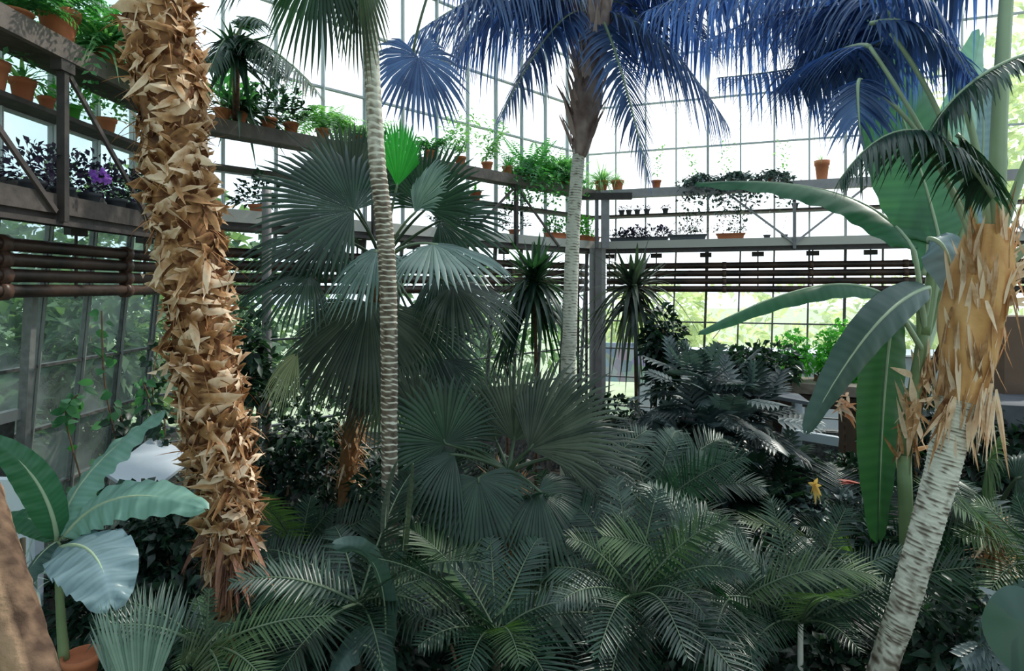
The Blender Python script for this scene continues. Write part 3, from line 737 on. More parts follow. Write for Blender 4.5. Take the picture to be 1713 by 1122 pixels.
fan_palm('fan_palm', 'pale blue-green young fan palm rising at the bottom edge left of centre', (235, 1260, 2.0), [
    (234, 1215, 2.0, .03, 0, 1, 0, -.95, .2, .455, 'fanpale', dict(spread=44, nseg=20, split=.62, droop=.0, cup=.15, back=.95, tipdroop=0)),
    (300, 1150, 2.1, .45, 0, .9, -.2, -.9, .2, .33, 'grey', dict(spread=50, nseg=12, split=.3, droop=.05, cup=.1, tipdroop=.05)),
    (185, 1140, 2.15, -.1, .1, 1, .2, -.9, .1, .27, 'fanpale', dict(spread=40, nseg=9, split=.5, droop=.0, cup=.1, tipdroop=0))])
fan_palm('fan_palm', 'small pale fan palm leaf cluster drooping below the centre', (740, 1010, 3.2), [
    (735, 955, 3.1, .2, -.4, -.5, 0, -.5, .85, .26, 'grey', dict(spread=250, nseg=30, split=.5, droop=.35, cup=.05)),
    (700, 985, 3.3, -.8, -.2, .2, 0, -.6, .8, .26, 'fan', dict(spread=220, nseg=28, split=.5, droop=.3, cup=.05))])
fan_palm('fan_palm', 'dark fan palm low behind the leaning ringed trunk at the right edge', (1665, 860, 3.9), [
    (1650, 775, 3.9, -.1, -.3, .4, .0, -.7, .7, .46, 'featherlime', dict(spread=270, nseg=40, split=.5, droop=.45, cup=.05)),
    (1700, 800, 3.8, .6, -.3, .3, .0, -.7, .7, .46, 'fan', dict(spread=250, nseg=40, split=.5, droop=.45, cup=.05)),
    (1610, 830, 4.1, -.7, -.3, .1, .0, -.7, .7, .40, 'fan', dict(spread=240, nseg=36, split=.5, droop=.4, cup=.05))],
    trunk=[(1665, 870, 3.9, .04), (1665, 1000, 3.9), (1665, 1200, 3.9)])

# ---------------------------------------------------------------- leaning ringed palm at right
def leaning():
    d = 3.0
    px = [(1655, 380, 33), (1642, 450, 48), (1628, 520, 49), (1618, 600, 44), (1606, 670, 34), (1592, 720, 27), (1575, 790, 25), (1553, 870, 24), (1530, 950, 23), (1503, 1040, 22), (1475, 1122, 21), (1350, 1530, 22)]
    pts = [at(x, y, d) for x, y, r in px]; pts[-1] = at(1350, 1530, d)
    pts[-1].z = 0
    t = thing('leaning_palm', (pts[-1].x, pts[-1].y, 0), 'leaning palm at right with ringed pale trunk and orange fibrous sheath', 'palm')
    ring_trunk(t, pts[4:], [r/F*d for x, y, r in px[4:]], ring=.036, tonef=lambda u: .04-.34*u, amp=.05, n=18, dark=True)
    M = MB(); P = [spline(pts[:6], i/60) for i in range(61)]; rr = [r/F*d for x, y, r in px[:6]]
    def rd(i, a):
        x = i/60*5; k = min(int(x), 4); r = rr[k]+(rr[k+1]-rr[k])*(x-k)
        return r*(.92+.16*noise.noise(V((math.cos(a)*2.2, math.sin(a)*2.2, i*.06)))+.05*noise.noise(V((math.cos(a)*7, math.sin(a)*7, i*.3))))
    tube(M, P, rd, 28, lambda i, a: .55+.55*noise.noise(V((math.cos(a)*3, math.sin(a)*3, i*.09))))
    M.build('leaf_sheath', sheathm, t)
    M = MB()
    for k in range(150):
        u = R(); p = spline(pts[:6], u); x = u*5; q = min(int(x), 4); r = rr[q]+(rr[q+1]-rr[q])*(x-q)
        a = U(PI, 2*PI) if R() < .8 else U(0, PI); o = V((math.cos(a), math.sin(a), 0))
        dn = (V((U(-.15, .15), 0, U(-1, -.6))) if R() < .35 else V((U(-.3, .3), 0, 1)))
        strap(M, p+o*r*.95, dn+o*U(.05, .3), o, U(.10, .26), U(.010, .032), U(-.05, .1), U(.3, 1.15), 6, U(-.8, .8))
    for k in range(16):      # long torn strips hanging at the sheath's foot
        p = at(U(1640, 1672), U(640, 670), 2.88); strap(M, p, V((U(-.25, .15), U(-.1, .1), -1)), V((0, -1, 0)), U(.22, .40), U(.012, .022), 0, U(.6, 1.1), 6, U(-1, 1))
    for k in range(9):
        p = at(U(1660, 1700), U(440, 520), 2.9); strap(M, p, V((U(.2, .6), 0, U(-.1, .8))), V((0, -1, 0)), U(.12, .28), U(.02, .035), .2, U(.7, 1.1), 6, U(-.6, .6))
    for k in range(6):
        p = at(U(1580, 1602), U(640, 690), 2.9); strap(M, p, V((U(-.5, -.1), 0, U(-1, -.4))), V((0, -1, 0)), U(.15, .3), U(.02, .045), .1, U(.2, .8), 6, U(-.6, .6))
    M.build('dry_strips', husk, t)
    # petioles that leave the crown and carry the arching fronds
    arcs = [
        ((1668, 400), (1665, 230), (1692, -120), 24, None),
        ((1655, 400), (1640, 200), (1540, -40), 11, None),
        ((1640, 410), (1590, 180), (1490, 55), 9, None),
        ((1638, 420), (1560, 230), (1455, 78), 8, None),
        ((1630, 420), (1560, 200), (1440, 135), 8, None),
        ((1670, 410), (1700, 300), (1760, 180), 14, None),
        ((1665, 470), (1690, 420), (1750, 400), 18, None)]
    M = MB()
    for a, b, c, wpx, _ in arcs:
        A, B, Cc = at(*a, 3.0), at(*b, 2.9), at(*c, 2.9)
        tube(M, [bez(A, B, Cc, k/14) for k in range(15)], [wpx/2/F*3*(1.15-.4*k/14) for k in range(15)], 8, .6)
    M.build('petiole', petm, t)
    def fr(a, b, c, da, db, dc, wid, n, mat, droop=.9, **kw):
        feather_frond(t, at(*a, da), at(*b, db), at(*c, dc), wid*1.25, int(n*1.6), mat, lw=.026, vee=.0, droop=droop*1.15, sweep=.5, rr=.009, start=.05, **kw)
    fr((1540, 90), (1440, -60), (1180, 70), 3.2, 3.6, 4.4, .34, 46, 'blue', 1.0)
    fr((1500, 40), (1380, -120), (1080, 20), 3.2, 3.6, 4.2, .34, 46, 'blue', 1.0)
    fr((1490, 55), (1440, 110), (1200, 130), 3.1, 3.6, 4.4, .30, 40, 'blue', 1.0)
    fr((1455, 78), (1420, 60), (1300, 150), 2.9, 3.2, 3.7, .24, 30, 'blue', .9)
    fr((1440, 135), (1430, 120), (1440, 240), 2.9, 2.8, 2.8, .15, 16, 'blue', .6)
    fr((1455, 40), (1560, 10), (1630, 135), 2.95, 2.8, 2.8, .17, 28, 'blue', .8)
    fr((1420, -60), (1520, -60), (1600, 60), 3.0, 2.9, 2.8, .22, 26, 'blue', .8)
    fr((1662, 330), (1530, 120), (1405, 300), 2.75, 2.7, 2.7, .16, 44, 'feather', .9)
    fr((1720, 90), (1600, 130), (1555, 225), 2.7, 2.65, 2.7, .12, 30, 'feather', .8)
    fr((1600, 225), (1640, 250), (1660, 330), 2.8, 2.75, 2.8, .13, 16, 'feather', .8)
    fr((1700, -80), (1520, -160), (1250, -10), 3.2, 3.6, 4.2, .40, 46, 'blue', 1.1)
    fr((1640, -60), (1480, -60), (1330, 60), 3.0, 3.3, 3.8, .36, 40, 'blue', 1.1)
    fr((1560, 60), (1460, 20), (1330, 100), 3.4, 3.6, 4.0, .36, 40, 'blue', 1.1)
leaning()

# ---------------------------------------------------------------- banana plant at right
def P3(x, y, d): return at(x, y, d)
b = thing('banana_plant', (at(1525, 0, 3.9).x, 3.9, 0), 'tall banana plant with huge green leaves behind the leaning palm', 'banana plant')
Y_ = V((0, -1, 0))
banana_leaf(b, at(1575, 420, 3.9), at(1555, 300, 4.0), at(1450, 40, 3.9), .66, V((.15, -1, .1)), 'banana', pet=at(1545, 600, 3.9), fold=.12, ripple=.01)
banana_leaf(b, at(1590, 410, 4.3), at(1600, 260, 4.3), at(1640, 60, 4.3), .46, V((.5, -1, .1)), 'bananapale', pet=at(1545, 600, 3.9), fold=.2, ripple=.01)
banana_leaf(b, at(1610, 420, 4.5), at(1660, 280, 4.6), at(1640, 120, 4.6), .34, V((-.3, -1, .1)), 'bananagrey', pet=at(1545, 600, 3.9), fold=.2, ripple=.02)
banana_leaf(b, at(1530, 420, 3.8), at(1460, 285, 4.2), at(1170, 305, 4.9), .36, V((.1, -.35, 1)), 'banana', pet=at(1548, 560, 3.9), fold=.5, ripple=.02)
banana_leaf(b, at(1490, 500, 3.7), at(1400, 430, 3.6), at(1170, 555, 3.5), .17, V((.1, -.25, 1)), 'banana', pet=at(1545, 590, 3.9), fold=.7, ripple=.02)
banana_leaf(b, at(1555, 480, 3.8), at(1465, 500, 3.4), at(1350, 720, 3.3), .22, V((.45, -.8, .6)), 'bananadark', pet=at(1545, 540, 3.9), fold=.25, ripple=.02)
banana_leaf(b, at(1495, 520, 4.1), at(1475, 640, 4.1), at(1470, 900, 4.1), .36, V((.2, -1, .1)), 'bananadeep', pet=at(1540, 560, 3.9), fold=.2, ripple=.01)
banana_leaf(b, at(1552, 400, 3.3), at(1590, 395, 3.2), at(1598, 490, 3.2), .27, V((.0, -1, .5)), 'bananagrey', fold=.2, ripple=.03, ns=14)
banana_leaf(b, at(1545, 460, 3.9), at(1560, 400, 3.9), at(1540, 330, 4.0), .22, V((.2, -1, .1)), 'banana', fold=.2, ripple=.01, ns=12)
M = MB()
for a_, b_, r0, r1 in (((1530, 1200), (1512, 760), .045, .04), ((1512, 760), (1545, 560), .04, .035), ((1545, 560), (1560, 440), .035, .025), ((1545, 580), (1612, 380), .02, .014), ((1540, 580), (1535, 470), .02, .012)):
    p0, p1 = at(*a_, 3.9), at(*b_, 3.9)
    if a_[1] == 1200: p0.z = 0
    tube(M, [p0.lerp(p1, k/8) for k in range(9)], [r0+(r1-r0)*k/8 for k in range(9)], 10, .6)
M.build('stem', stemp, b)
M = MB()
for k in range(70):
    u = R(); p = at(1508+u*40, 770-u*160, 3.88); a = U(0, 2*PI); o = V((math.cos(a), math.sin(a), 0))
    strap(M, p+o*.035, V((U(-.2, .2), 0, U(-1, 1))), o, U(.1, .28), U(.02, .05), 0, U(.3, 1), 5, U(-1, 1))
M.build('dry_husk', husk, b)
M = MB()
for k in range(40):
    u = R(); p = at(1520+u*75, 720-u*190, 4.1); strap(M, p, V((.45, 0, .9))*(1 if R() < .5 else -1), V((0, -1, 0)), U(.12, .3), U(.02, .05), 0, U(.1, .5), 5, U(-1, 1))
M.build('dead_leaf', fibre, b)

# banana plant at lower left
b2 = thing('banana_plant', (at(100, 0, 2.6).x, 2.6, at(0, 1115, 2.6).z), 'young banana plant with broad pale leaves in a red pot at lower left', 'banana plant')
c = at(96, 905, 2.6)
banana_leaf(b2, c, at(85, 800, 2.5), at(-10, 735, 2.4), .14, V((.6, -.6, .3)), 'banana', fold=.3, rr=.008)
banana_leaf(b2, c, at(110, 790, 2.7), at(270, 690, 2.9), .20, V((-.4, -.6, .6)), 'bananapale', fold=.35, ripple=.05, rr=.008)
banana_leaf(b2, at(105, 900, 2.6), at(180, 790, 2.6), at(340, 850, 2.5), .19, V((0, -.7, .8)), 'bananapale', fold=.3, ripple=.06, rr=.008)
banana_leaf(b2, at(100, 915, 2.55), at(170, 890, 2.3), at(185, 1010, 2.2), .27, V((.4, -.6, .8)), 'bananagrey', fold=.2, ripple=.05, rr=.008)
banana_leaf(b2, c, at(60, 850, 2.6), at(0, 870, 2.6), .12, V((0, -.6, .8)), 'banana', fold=.3, rr=.006)
banana_leaf(b2, c, at(50, 930, 2.5), at(30, 1000, 2.4), .14, V((-.4, -.6, .5)), 'bananadark', fold=.3, rr=.006)
M = MB(); e_ = at(108, 1110, 2.6); tube(M, [bez(c, at(98, 1000, 2.6), e_, k/10) for k in range(11)], [.010+.0011*k for k in range(11)], 10, .7); M.build('stem', stemp, b2)
pc = at(136, 1150, 2.6); pot_mesh(pc, .07, .14).build('pot', terra, b2)

# ---------------------------------------------------------------- near rough rail at bottom left
M = MB(); A = at(-40, 820, 1.1); B = at(75, 1200, .95)
tube(M, [A.lerp(B, k/40) for k in range(41)], lambda i, a: .034*(1+.10*noise.noise(V((math.cos(a)*3, math.sin(a)*3, i*.4)))-(.18 if abs(a-4.4) < .25 else 0)), 24, lambda i, a: (.8 if math.sin(a*2+1) > 0 else .25)+.3*noise.noise(V((a*2, i*.5, 0))))
tag(M.build('wooden_rail', barkm, loc=(A.x, A.y, A.z)), 'rough brown leaning log close to the camera at the bottom left corner', 'log')
M = MB(); A = at(-60, 1000, 1.15); B = at(30, 1240, 1.0)
tube(M, [A.lerp(B, k/20) for k in range(21)], lambda i, a: .03*(1+.1*noise.noise(V((a, i*.4, 0)))), 18, .15)
tag(M.build('wooden_rail', barkm, loc=(A.x, A.y, A.z)), 'darker brown log under the leaning one at the bottom left corner', 'log')

# ---------------------------------------------------------------- feather palms in the understory
def feather_palm(name, label, hub, fronds, mat='feather', wid=.26, n=44, trunk=.018, tmat=None, ttone=.3, extra=5, ds=0, **kw):
    kw.setdefault('petmat', petd); kw.setdefault('rr', .0055); kw.setdefault('rt', .9); kw.setdefault('start', .06); kw.setdefault('droop', .16); kw.setdefault('vee', .18); kw.setdefault('sweep', .62)
    h = at(hub[0], hub[1], hub[2]+ds); t = thing(name, (h.x, h.y, 0), label, 'palm')
    for f in fronds:
        tx, ty, td, arch = f[:4]; m_ = f[4] if len(f) > 4 else mat
        e_ = at(tx, ty, td+ds); L = (e_-h).length
        b_ = h.lerp(e_, .55)+V((0, 0, arch*L))
        feather_frond(t, h, b_, e_, wid*min(1.25, max(.5, L/.9))*(f[5] if len(f) > 5 else 1), max(14, int(n*min(1.2, L/.9))), m_, up=V((0, -.45, 1)), tone=U(.25, .75), **kw)
    for k in range(extra):
        a = 2*PI*(k+R()*.7)/extra; L = U(.6, 1.05)*wid*3.6; e_ = h+V((math.cos(a)*L, math.sin(a)*L*.8, L*U(-.25, .75)))
        b_ = h.lerp(e_, .5)+V((0, 0, U(.12, .30)*L))
        feather_frond(t, h, b_, e_, wid*U(.85, 1.2), int(n*.9), random.choice((mat, mat, 'feather', 'feathergrey', 'featherlime')), up=V((U(-.5, .5), U(-.9, -.1), 1)), tone=U(.2, .7), **kw)
    M = MB(); g = V((h.x, h.y, 0)); tube(M, [g.lerp(h, k/12) for k in range(13)], [trunk*(1.25-.25*k/12) for k in range(13)], 8, lambda i, a: ttone+.25*(i % 2)); M.build('stem', tmat or darkstem, t)
    return t
feather_palm('feather_palm', 'feather palm on a thin whitish stem near the bottom, left of the leaning trunk', (1339, 1042, 2.9), [
    (1290, 835, 3.1, .08, 'feathergrey'), (1415, 850, 3.1, .10, 'feather'), (1205, 900, 2.9, .22, 'feathergrey'), (1515, 925, 2.7, .25, 'feathergrey', .8),
    (1180, 1005, 2.7, .22), (1240, 1110, 2.5, .30), (1470, 960, 3.2, .25), (1440, 1090, 2.5, .3), (1350, 900, 3.4, .15), (1560, 1010, 2.9, .25)],
    wid=.24, lw=.014, trunk=.015, tmat=palebark, ttone=1.1, ds=.45)
feather_palm('feather_palm', 'broad dark feather palm spreading in the lower centre right of the ringed slender trunk', (1062, 1000, 3.2), [
    (1215, 870, 3.1, .22, 'featherlime'), (1255, 960, 3.0, .3, 'feather'), (950, 900, 3.1, .25, 'featherlime'), (930, 1010, 2.9, .25, 'feathergrey'), (1000, 1100, 2.7, .35),
    (1150, 1100, 2.6, .4, 'feathergrey'), (1100, 820, 3.5, .12), (1030, 800, 3.6, .15, 'feathergrey'), (1180, 1030, 2.8, .4), (890, 960, 3.4, .3)], wid=.25, lw=.016)
feather_palm('feather_palm', 'dark feather palm with one long frond reaching left towards the shaggy trunk', (600, 1010, 2.9), [
    (388, 975, 2.7, .22, 'feathergrey'), (430, 1050, 2.8, .3), (480, 1120, 2.5, .3), (560, 880, 3.3, .2), (690, 900, 3.2, .25), (720, 1020, 2.8, .3), (420, 920, 3.3, .2), (640, 1120, 2.5, .3)], wid=.24, lw=.016)
feather_palm('feather_palm', 'dark feather palm at the bottom edge left of the small feather palm', (830, 1060, 3.0), [
    (700, 1080, 2.7, .25), (760, 950, 3.1, .2), (870, 1110, 2.5, .3, 'featherlime'), (900, 900, 3.4, .15), (960, 1010, 3.0, .25), (780, 1130, 2.5, .3), (820, 900, 3.4, .1), (650, 1000, 3.1, .2)], wid=.26, lw=.018)
feather_palm('feather_palm', 'grey-green feather palm with upright fronds behind the centre fan palm', (930, 900, 4.0), [
    (905, 790, 4.0, .1, 'feathergrey'), (1000, 790, 3.9, .2, 'feathergrey'), (850, 850, 3.9, .25), (1030, 870, 3.7, .3, 'feathergrey'), (880, 950, 3.6, .3), (980, 960, 3.6, .3), (800, 800, 4.2, .2), (940, 800, 4.3, .1)], wid=.26, lw=.018)
feather_palm('feather_palm', 'silvery feather palm arching right in front of the lobed shrub', (1090, 860, 4.2), [
    (1275, 815, 3.9, .25, 'feathergrey'), (1180, 760, 4.3, .25, 'feathergrey'), (1050, 740, 4.4, .15, 'feathergrey'), (990, 790, 4.2, .25), (1250, 900, 3.8, .3, 'feathergrey'), (1120, 920, 3.7, .4), (1130, 720, 4.6, .2, 'feathergrey'), (960, 860, 4.0, .3)], wid=.28, lw=.018)
feather_palm('feather_palm', 'dark feather palm in shade right of the foot of the leaning trunk', (1560, 1100, 3.4), [
    (1600, 880, 3.4, .12), (1680, 960, 3.3, .2, 'featherlime'), (1500, 950, 3.6, .15), (1690, 1080, 3.1, .3), (1630, 1120, 2.9, .3), (1450, 1040, 3.4, .3), (1640, 860, 3.8, .1)], wid=.30, lw=.018, ds=.6)
feather_palm('feather_palm', 'yellow-green feather palm at the right edge above the round leaf', (1745, 960, 3.3), [
    (1610, 900, 3.2, .25, 'featherlime'), (1630, 840, 3.5, .3, 'featherlime'), (1650, 1000, 3.0, .35, 'featherlime'), (1700, 830, 3.4, .1), (1680, 1050, 3.0, .3)], wid=.27, lw=.018)
feather_palm('feather_palm', 'dark feather palm in the gap between the red flower and leaning trunk', (1440, 960, 4.4), [
    (1400, 840, 4.4, .15), (1480, 840, 4.4, .15), (1340, 880, 4.3, .25), (1540, 880, 4.3, .25), (1330, 960, 4.1, .3)], wid=.3, lw=.02)
feather_palm('feather_palm', 'dark low feather palm right of the shaggy trunk foot', (500, 930, 4.2), [
    (420, 860, 4.2, .2), (560, 850, 4.2, .2), (600, 930, 4.0, .3), (430, 960, 3.8, .3), (520, 830, 4.4, .1)], wid=.3, lw=.02)
feather_palm('feather_palm', 'small feather palm with hanging leaflets left of the thin whitish stem', (1230, 1010, 3.3), [
    (1160, 1060, 3.0, .35, 'feathergrey'), (1290, 960, 3.3, .2), (1230, 880, 3.6, .1), (1150, 950, 3.3, .3), (1260, 1120, 2.8, .3)], wid=.24, lw=.016)
feather_palm('feather_palm', 'small bright feather palm at the foot of the shaggy trunk', (345, 1085, 2.4), [
    (350, 985, 2.4, .1, 'feathergrey'), (385, 1045, 2.3, .3, 'feathergrey'), (310, 1060, 2.3, .3, 'featherlime'), (330, 1000, 2.5, .1, 'featherlime'), (370, 1130, 2.2, .2, 'featherlime'), (300, 1120, 2.2, .3, 'featherlime')], wid=.13, lw=.012, n=30)

# spiky dracaenas
def dracaena(label, head, n, L, wd, mat, foot=None, tr=.02, up=.35, seed=1, name='dracaena'):
    random.seed(seed); h = at(*head); g = V((h.x, h.y, 0)) if foot is None else at(*foot)
    t = thing(name, g, label, 'dracaena'); M = MB()
    for k in range(n):
        d = rdir(-.6, 1); strap(M, h+rdir()*.04+V((0, 0, -U(0, .25)*(d.z < 0))), d, V((0, 0, 1)), L*U(.7, 1.1), wd, U(.4, 1.4) if d.z < up else U(.05, .5), U(.1, .9), 7)
    M.build('leaf_rosette', LM[mat], t)
    M = MB(); tube(M, [bez(g, g.lerp(h, .5)+V((.06, 0, 0)), h, k/12) for k in range(13)], tr, 8, .3); M.build('stem', barkm, t)
dracaena('spiky dracaena with narrow grey-green leaves right of the corner column', (1060, 480, 7.2), 130, .72, .055, 'grey', seed=3)
dracaena('dark dracaena head with drooping dead leaves left of the cream ringed trunk', (893, 470, 7.0), 170, .70, .055, 'fan', seed=4)
dracaena('small dark twiggy plant behind the fan palm by the back glazing', (845, 565, 7.6), 60, .35, .03, 'shrub', seed=5)
random.seed(11)
M = None
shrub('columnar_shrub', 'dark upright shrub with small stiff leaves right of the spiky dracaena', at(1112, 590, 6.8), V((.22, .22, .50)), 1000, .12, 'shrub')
shrub('lobed_shrub', 'large shrub of deeply lobed leaves with painted bluish highlights right of centre', at(1180, 705, 5.6), V((.52, .5, .46)), 210, .36, 'shrubgrey', 'lobed')
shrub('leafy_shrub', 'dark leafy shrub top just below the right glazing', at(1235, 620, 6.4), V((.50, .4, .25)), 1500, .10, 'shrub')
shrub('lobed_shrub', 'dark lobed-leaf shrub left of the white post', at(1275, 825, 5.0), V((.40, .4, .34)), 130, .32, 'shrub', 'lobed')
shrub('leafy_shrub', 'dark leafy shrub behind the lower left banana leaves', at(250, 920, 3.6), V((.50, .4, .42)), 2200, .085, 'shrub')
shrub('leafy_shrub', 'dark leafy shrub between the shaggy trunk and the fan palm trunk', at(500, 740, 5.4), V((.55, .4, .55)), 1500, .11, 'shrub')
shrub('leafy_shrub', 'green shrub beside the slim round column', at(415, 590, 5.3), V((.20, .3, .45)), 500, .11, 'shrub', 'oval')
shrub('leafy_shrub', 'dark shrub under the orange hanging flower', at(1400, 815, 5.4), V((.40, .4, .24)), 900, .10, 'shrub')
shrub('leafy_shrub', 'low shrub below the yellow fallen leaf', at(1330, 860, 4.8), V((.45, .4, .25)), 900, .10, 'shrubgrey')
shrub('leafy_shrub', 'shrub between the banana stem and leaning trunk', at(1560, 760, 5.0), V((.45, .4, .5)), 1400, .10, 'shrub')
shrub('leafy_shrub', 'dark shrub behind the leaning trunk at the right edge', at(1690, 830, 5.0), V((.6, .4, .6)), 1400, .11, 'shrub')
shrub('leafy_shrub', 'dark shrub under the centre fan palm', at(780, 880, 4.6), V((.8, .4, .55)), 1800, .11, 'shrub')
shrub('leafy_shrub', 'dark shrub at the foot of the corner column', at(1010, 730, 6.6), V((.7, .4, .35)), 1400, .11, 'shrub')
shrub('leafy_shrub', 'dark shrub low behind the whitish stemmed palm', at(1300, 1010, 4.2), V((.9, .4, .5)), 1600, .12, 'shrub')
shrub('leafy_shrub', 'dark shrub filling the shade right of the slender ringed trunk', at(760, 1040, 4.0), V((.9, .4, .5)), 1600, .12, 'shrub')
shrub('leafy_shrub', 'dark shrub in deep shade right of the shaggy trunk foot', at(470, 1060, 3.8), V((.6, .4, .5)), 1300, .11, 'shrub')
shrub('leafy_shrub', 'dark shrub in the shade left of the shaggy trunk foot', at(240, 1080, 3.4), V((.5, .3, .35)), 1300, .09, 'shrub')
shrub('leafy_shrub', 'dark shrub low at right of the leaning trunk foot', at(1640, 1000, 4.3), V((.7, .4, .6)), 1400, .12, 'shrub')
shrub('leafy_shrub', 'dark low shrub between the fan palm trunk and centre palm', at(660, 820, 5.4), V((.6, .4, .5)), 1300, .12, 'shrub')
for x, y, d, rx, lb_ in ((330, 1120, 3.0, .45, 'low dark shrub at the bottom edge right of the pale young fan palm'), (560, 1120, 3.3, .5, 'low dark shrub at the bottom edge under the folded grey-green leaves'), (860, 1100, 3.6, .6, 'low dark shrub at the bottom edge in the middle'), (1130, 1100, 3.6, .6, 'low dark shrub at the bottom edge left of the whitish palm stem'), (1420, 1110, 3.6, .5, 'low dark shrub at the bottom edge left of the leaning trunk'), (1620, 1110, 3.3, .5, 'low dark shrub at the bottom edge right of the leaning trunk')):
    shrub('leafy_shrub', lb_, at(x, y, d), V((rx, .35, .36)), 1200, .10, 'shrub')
t = thing('spiky_plant', (at(35, 0, 2.9).x, 2.9, 0), 'clump of narrow pale spiky leaves at the left edge beside the log', 'plant')
M = MB()
for k in range(46):
    q = at(random.choice((25, 30, 62)), random.choice((880, 960, 985)), 2.9); d = V((U(-.9, 1), U(-.5, .2), U(-.3, .8)))
    strap(M, q, d, V((0, -.5, 1)), U(.10, .22), .009, U(0, .3), U(.3, 1.1), 5)
M.build('foliage', LM['fanpale'], t)
M = MB(); g_ = V((at(35, 0, 2.9).x, 2.9, 0)); tube(M, [g_.lerp(at(38, 900, 2.9), k/8) for k in range(9)], .012, 7, .6); M.build('stem', darkstem, t)
# bottom right broad leaves
br = thing('round_leaf_plant', (at(1700, 0, 2.5).x, 2.5, 0), 'plant with one broad round dull green leaf at bottom right corner', 'plant')
M = MB(); cc = at(1715, 1050, 2.4); T, S, N = frame(V((.3, -.2, -.9)), V((-.2, -1, .35))); vs_ = [cc]; n_ = 28
for r_ in (.5, 1):
    for k in range(n_):
        a = 2*PI*k/n_; rr_ = r_*(.135+.02*math.cos(a)); vs_.append(cc+T*rr_*math.cos(a)*1.25+S*rr_*math.sin(a)+N*(-.03*r_*r_+.012*math.sin(3*a)*r_))
M.add(vs_, [(0, 1+k, 1+(k+1) % n_) for k in range(n_)]+[(1+k, 1+n_+k, 1+n_+(k+1) % n_, 1+(k+1) % n_) for k in range(n_)], .5); M.build('leaf', LM['bananadark'], br)
M = MB(); tube(M, [bez(V((cc.x, 2.5, 0)), V((cc.x+.2, 2.5, 1)), cc+V((0, .03, 0)), k/10) for k in range(11)], .010, 7); M.build('stem', petd, br)
lb = thing('lobed_plant', (at(1640, 0, 2.7).x, 2.7, 0), 'small plant with a few toothed grey leaves left of the round leaf', 'plant')
M = MB()
for (x, y, dx, dz) in ((1640, 1080, -.9, -.1), (1640, 1080, -.5, -.6), (1645, 1078, .4, -.7), (1650, 1075, .9, .2), (1645, 1075, -.3, .6), (1680, 1000, -.8, .3), (1690, 1010, .3, .8), (1680, 1020, -.9, -.4)):
    p = at(x, y, 2.7); d = V((dx, -.4, dz)).normalized(); T, S, N = frame(d, V((0, -.6, .8)))
    for j in range(5):
        for s in (-1, 1): strap(M, p+T*.03*j, S*s+T*.9, N, .07*math.sin(PI*(.3+.5*j/5)), .03, .2, .6, 3)
    strap(M, p, T, N, .19, .05, .2, .6, 5)
M.build('leaf', LM['shrubgrey'], lb)
M = MB()
for x, y in ((1642, 1078), (1684, 1012)): tube(M, [V((at(x, y, 2.7).x, 2.7, 0)).lerp(at(x, y, 2.7), k/6) for k in range(7)], .006, 6)
M.build('stem', petd, lb)
# pale broad leaf hanging in the lower middle, aloe-like
bb = thing('broad_leaf_plant', (at(640, 0, 3.0).x, 3.0, 0), 'plant with long folded grey-green leaves below the slender ringed trunk', 'plant')
banana_leaf(bb, at(640, 1130, 2.9), at(665, 900, 2.8), at(560, 910, 2.7), .12, V((-.5, -.7, .4)), 'bananadark', fold=.4, rr=.006)
banana_leaf(bb, at(650, 1150, 2.8), at(620, 1020, 2.7), at(555, 1130, 2.5), .14, V((-.2, -.8, .5)), 'bananadark', fold=.4, rr=.006)
banana_leaf(bb, at(655, 1000, 3.1), at(630, 860, 3.1), at(664, 772, 3.1), .05, V((.8, -.6, .2)), 'grey', fold=.3, rr=.006)
banana_leaf(bb, at(665, 1000, 3.1), at(680, 860, 3.1), at(690, 775, 3.0), .06, V((-.7, -.6, .2)), 'grey', fold=.3, rr=.006)
M = MB(); tube(M, [at(650, 1150, 3.0).lerp(V((at(650, 0, 3.0).x, 3, 0)), k/5) for k in range(6)], .03, 8); M.build('stem', stemp, bb)

# ---------------------------------------------------------------- table with young trees, white stand, boards
t = thing('stone_bench', (at(1370, 0, 6.6).x, 6.6, 0), 'stone-edged planting bench carrying the bright green bushes below the right glazing', 'bench')
M = MB(); A = at(1285, 640, 6.7); B = at(1475, 652, 6.2)
bar(M, A, B, .55, .10, V((0, 0, 1)), .8); M.build('top', stonem, t, smooth=False)
M = MB(); bar(M, A-V((0, 0, .13)), B-V((0, 0, .13)), .45, .12, V((0, 0, 1)), .3); M.build('apron', brown, t, smooth=False)
M = MB(); q = at(1435, 720, 6.3)
bar(M, V((q.x, q.y, 0)), V((q.x, q.y, B.z-.15)), .26, .25, V((0, 1, 0)), .9); M.build('leg', brown, t, smooth=False)
M = MB(); q = at(1300, 700, 6.8); bar(M, V((q.x, q.y, 0)), V((q.x, q.y, A.z-.15)), .18, .2, V((0, 1, 0)), .2); M.build('leg', brown, t, smooth=False)
for k, (x, y, rx, rz, lb_) in enumerate(((1325, 590, .20, .26, 'bright green ferny bush at the left end of the stone bench'), (1375, 605, .20, .18, 'low bright green bush in the middle of the stone bench'), (1400, 580, .15, .24, 'bright green bush standing against the window bar on the stone bench'), (1425, 628, .14, .14, 'small bright bush at the right end of the stone bench'))):
    c_ = at(x, y, 6.5); shrub('bench_bush', lb_, c_, V((rx, .18, rz)), 420, .075, 'lime', 'card', 'bushes on the stone bench', 4, at(x, 642, 6.5).z, 'bush')
t = thing('white_stand', (at(1330, 0, 5.9).x, 5.9, 0), 'white painted stand with a crossbar below the stone bench', 'stand')
M = MB(); a = at(1333, 668, 5.9); bar(M, V((a.x, a.y, 0)), a, .07, .07, V((0, 1, 0)), .6); M.build('upright', whitem, t, smooth=False)
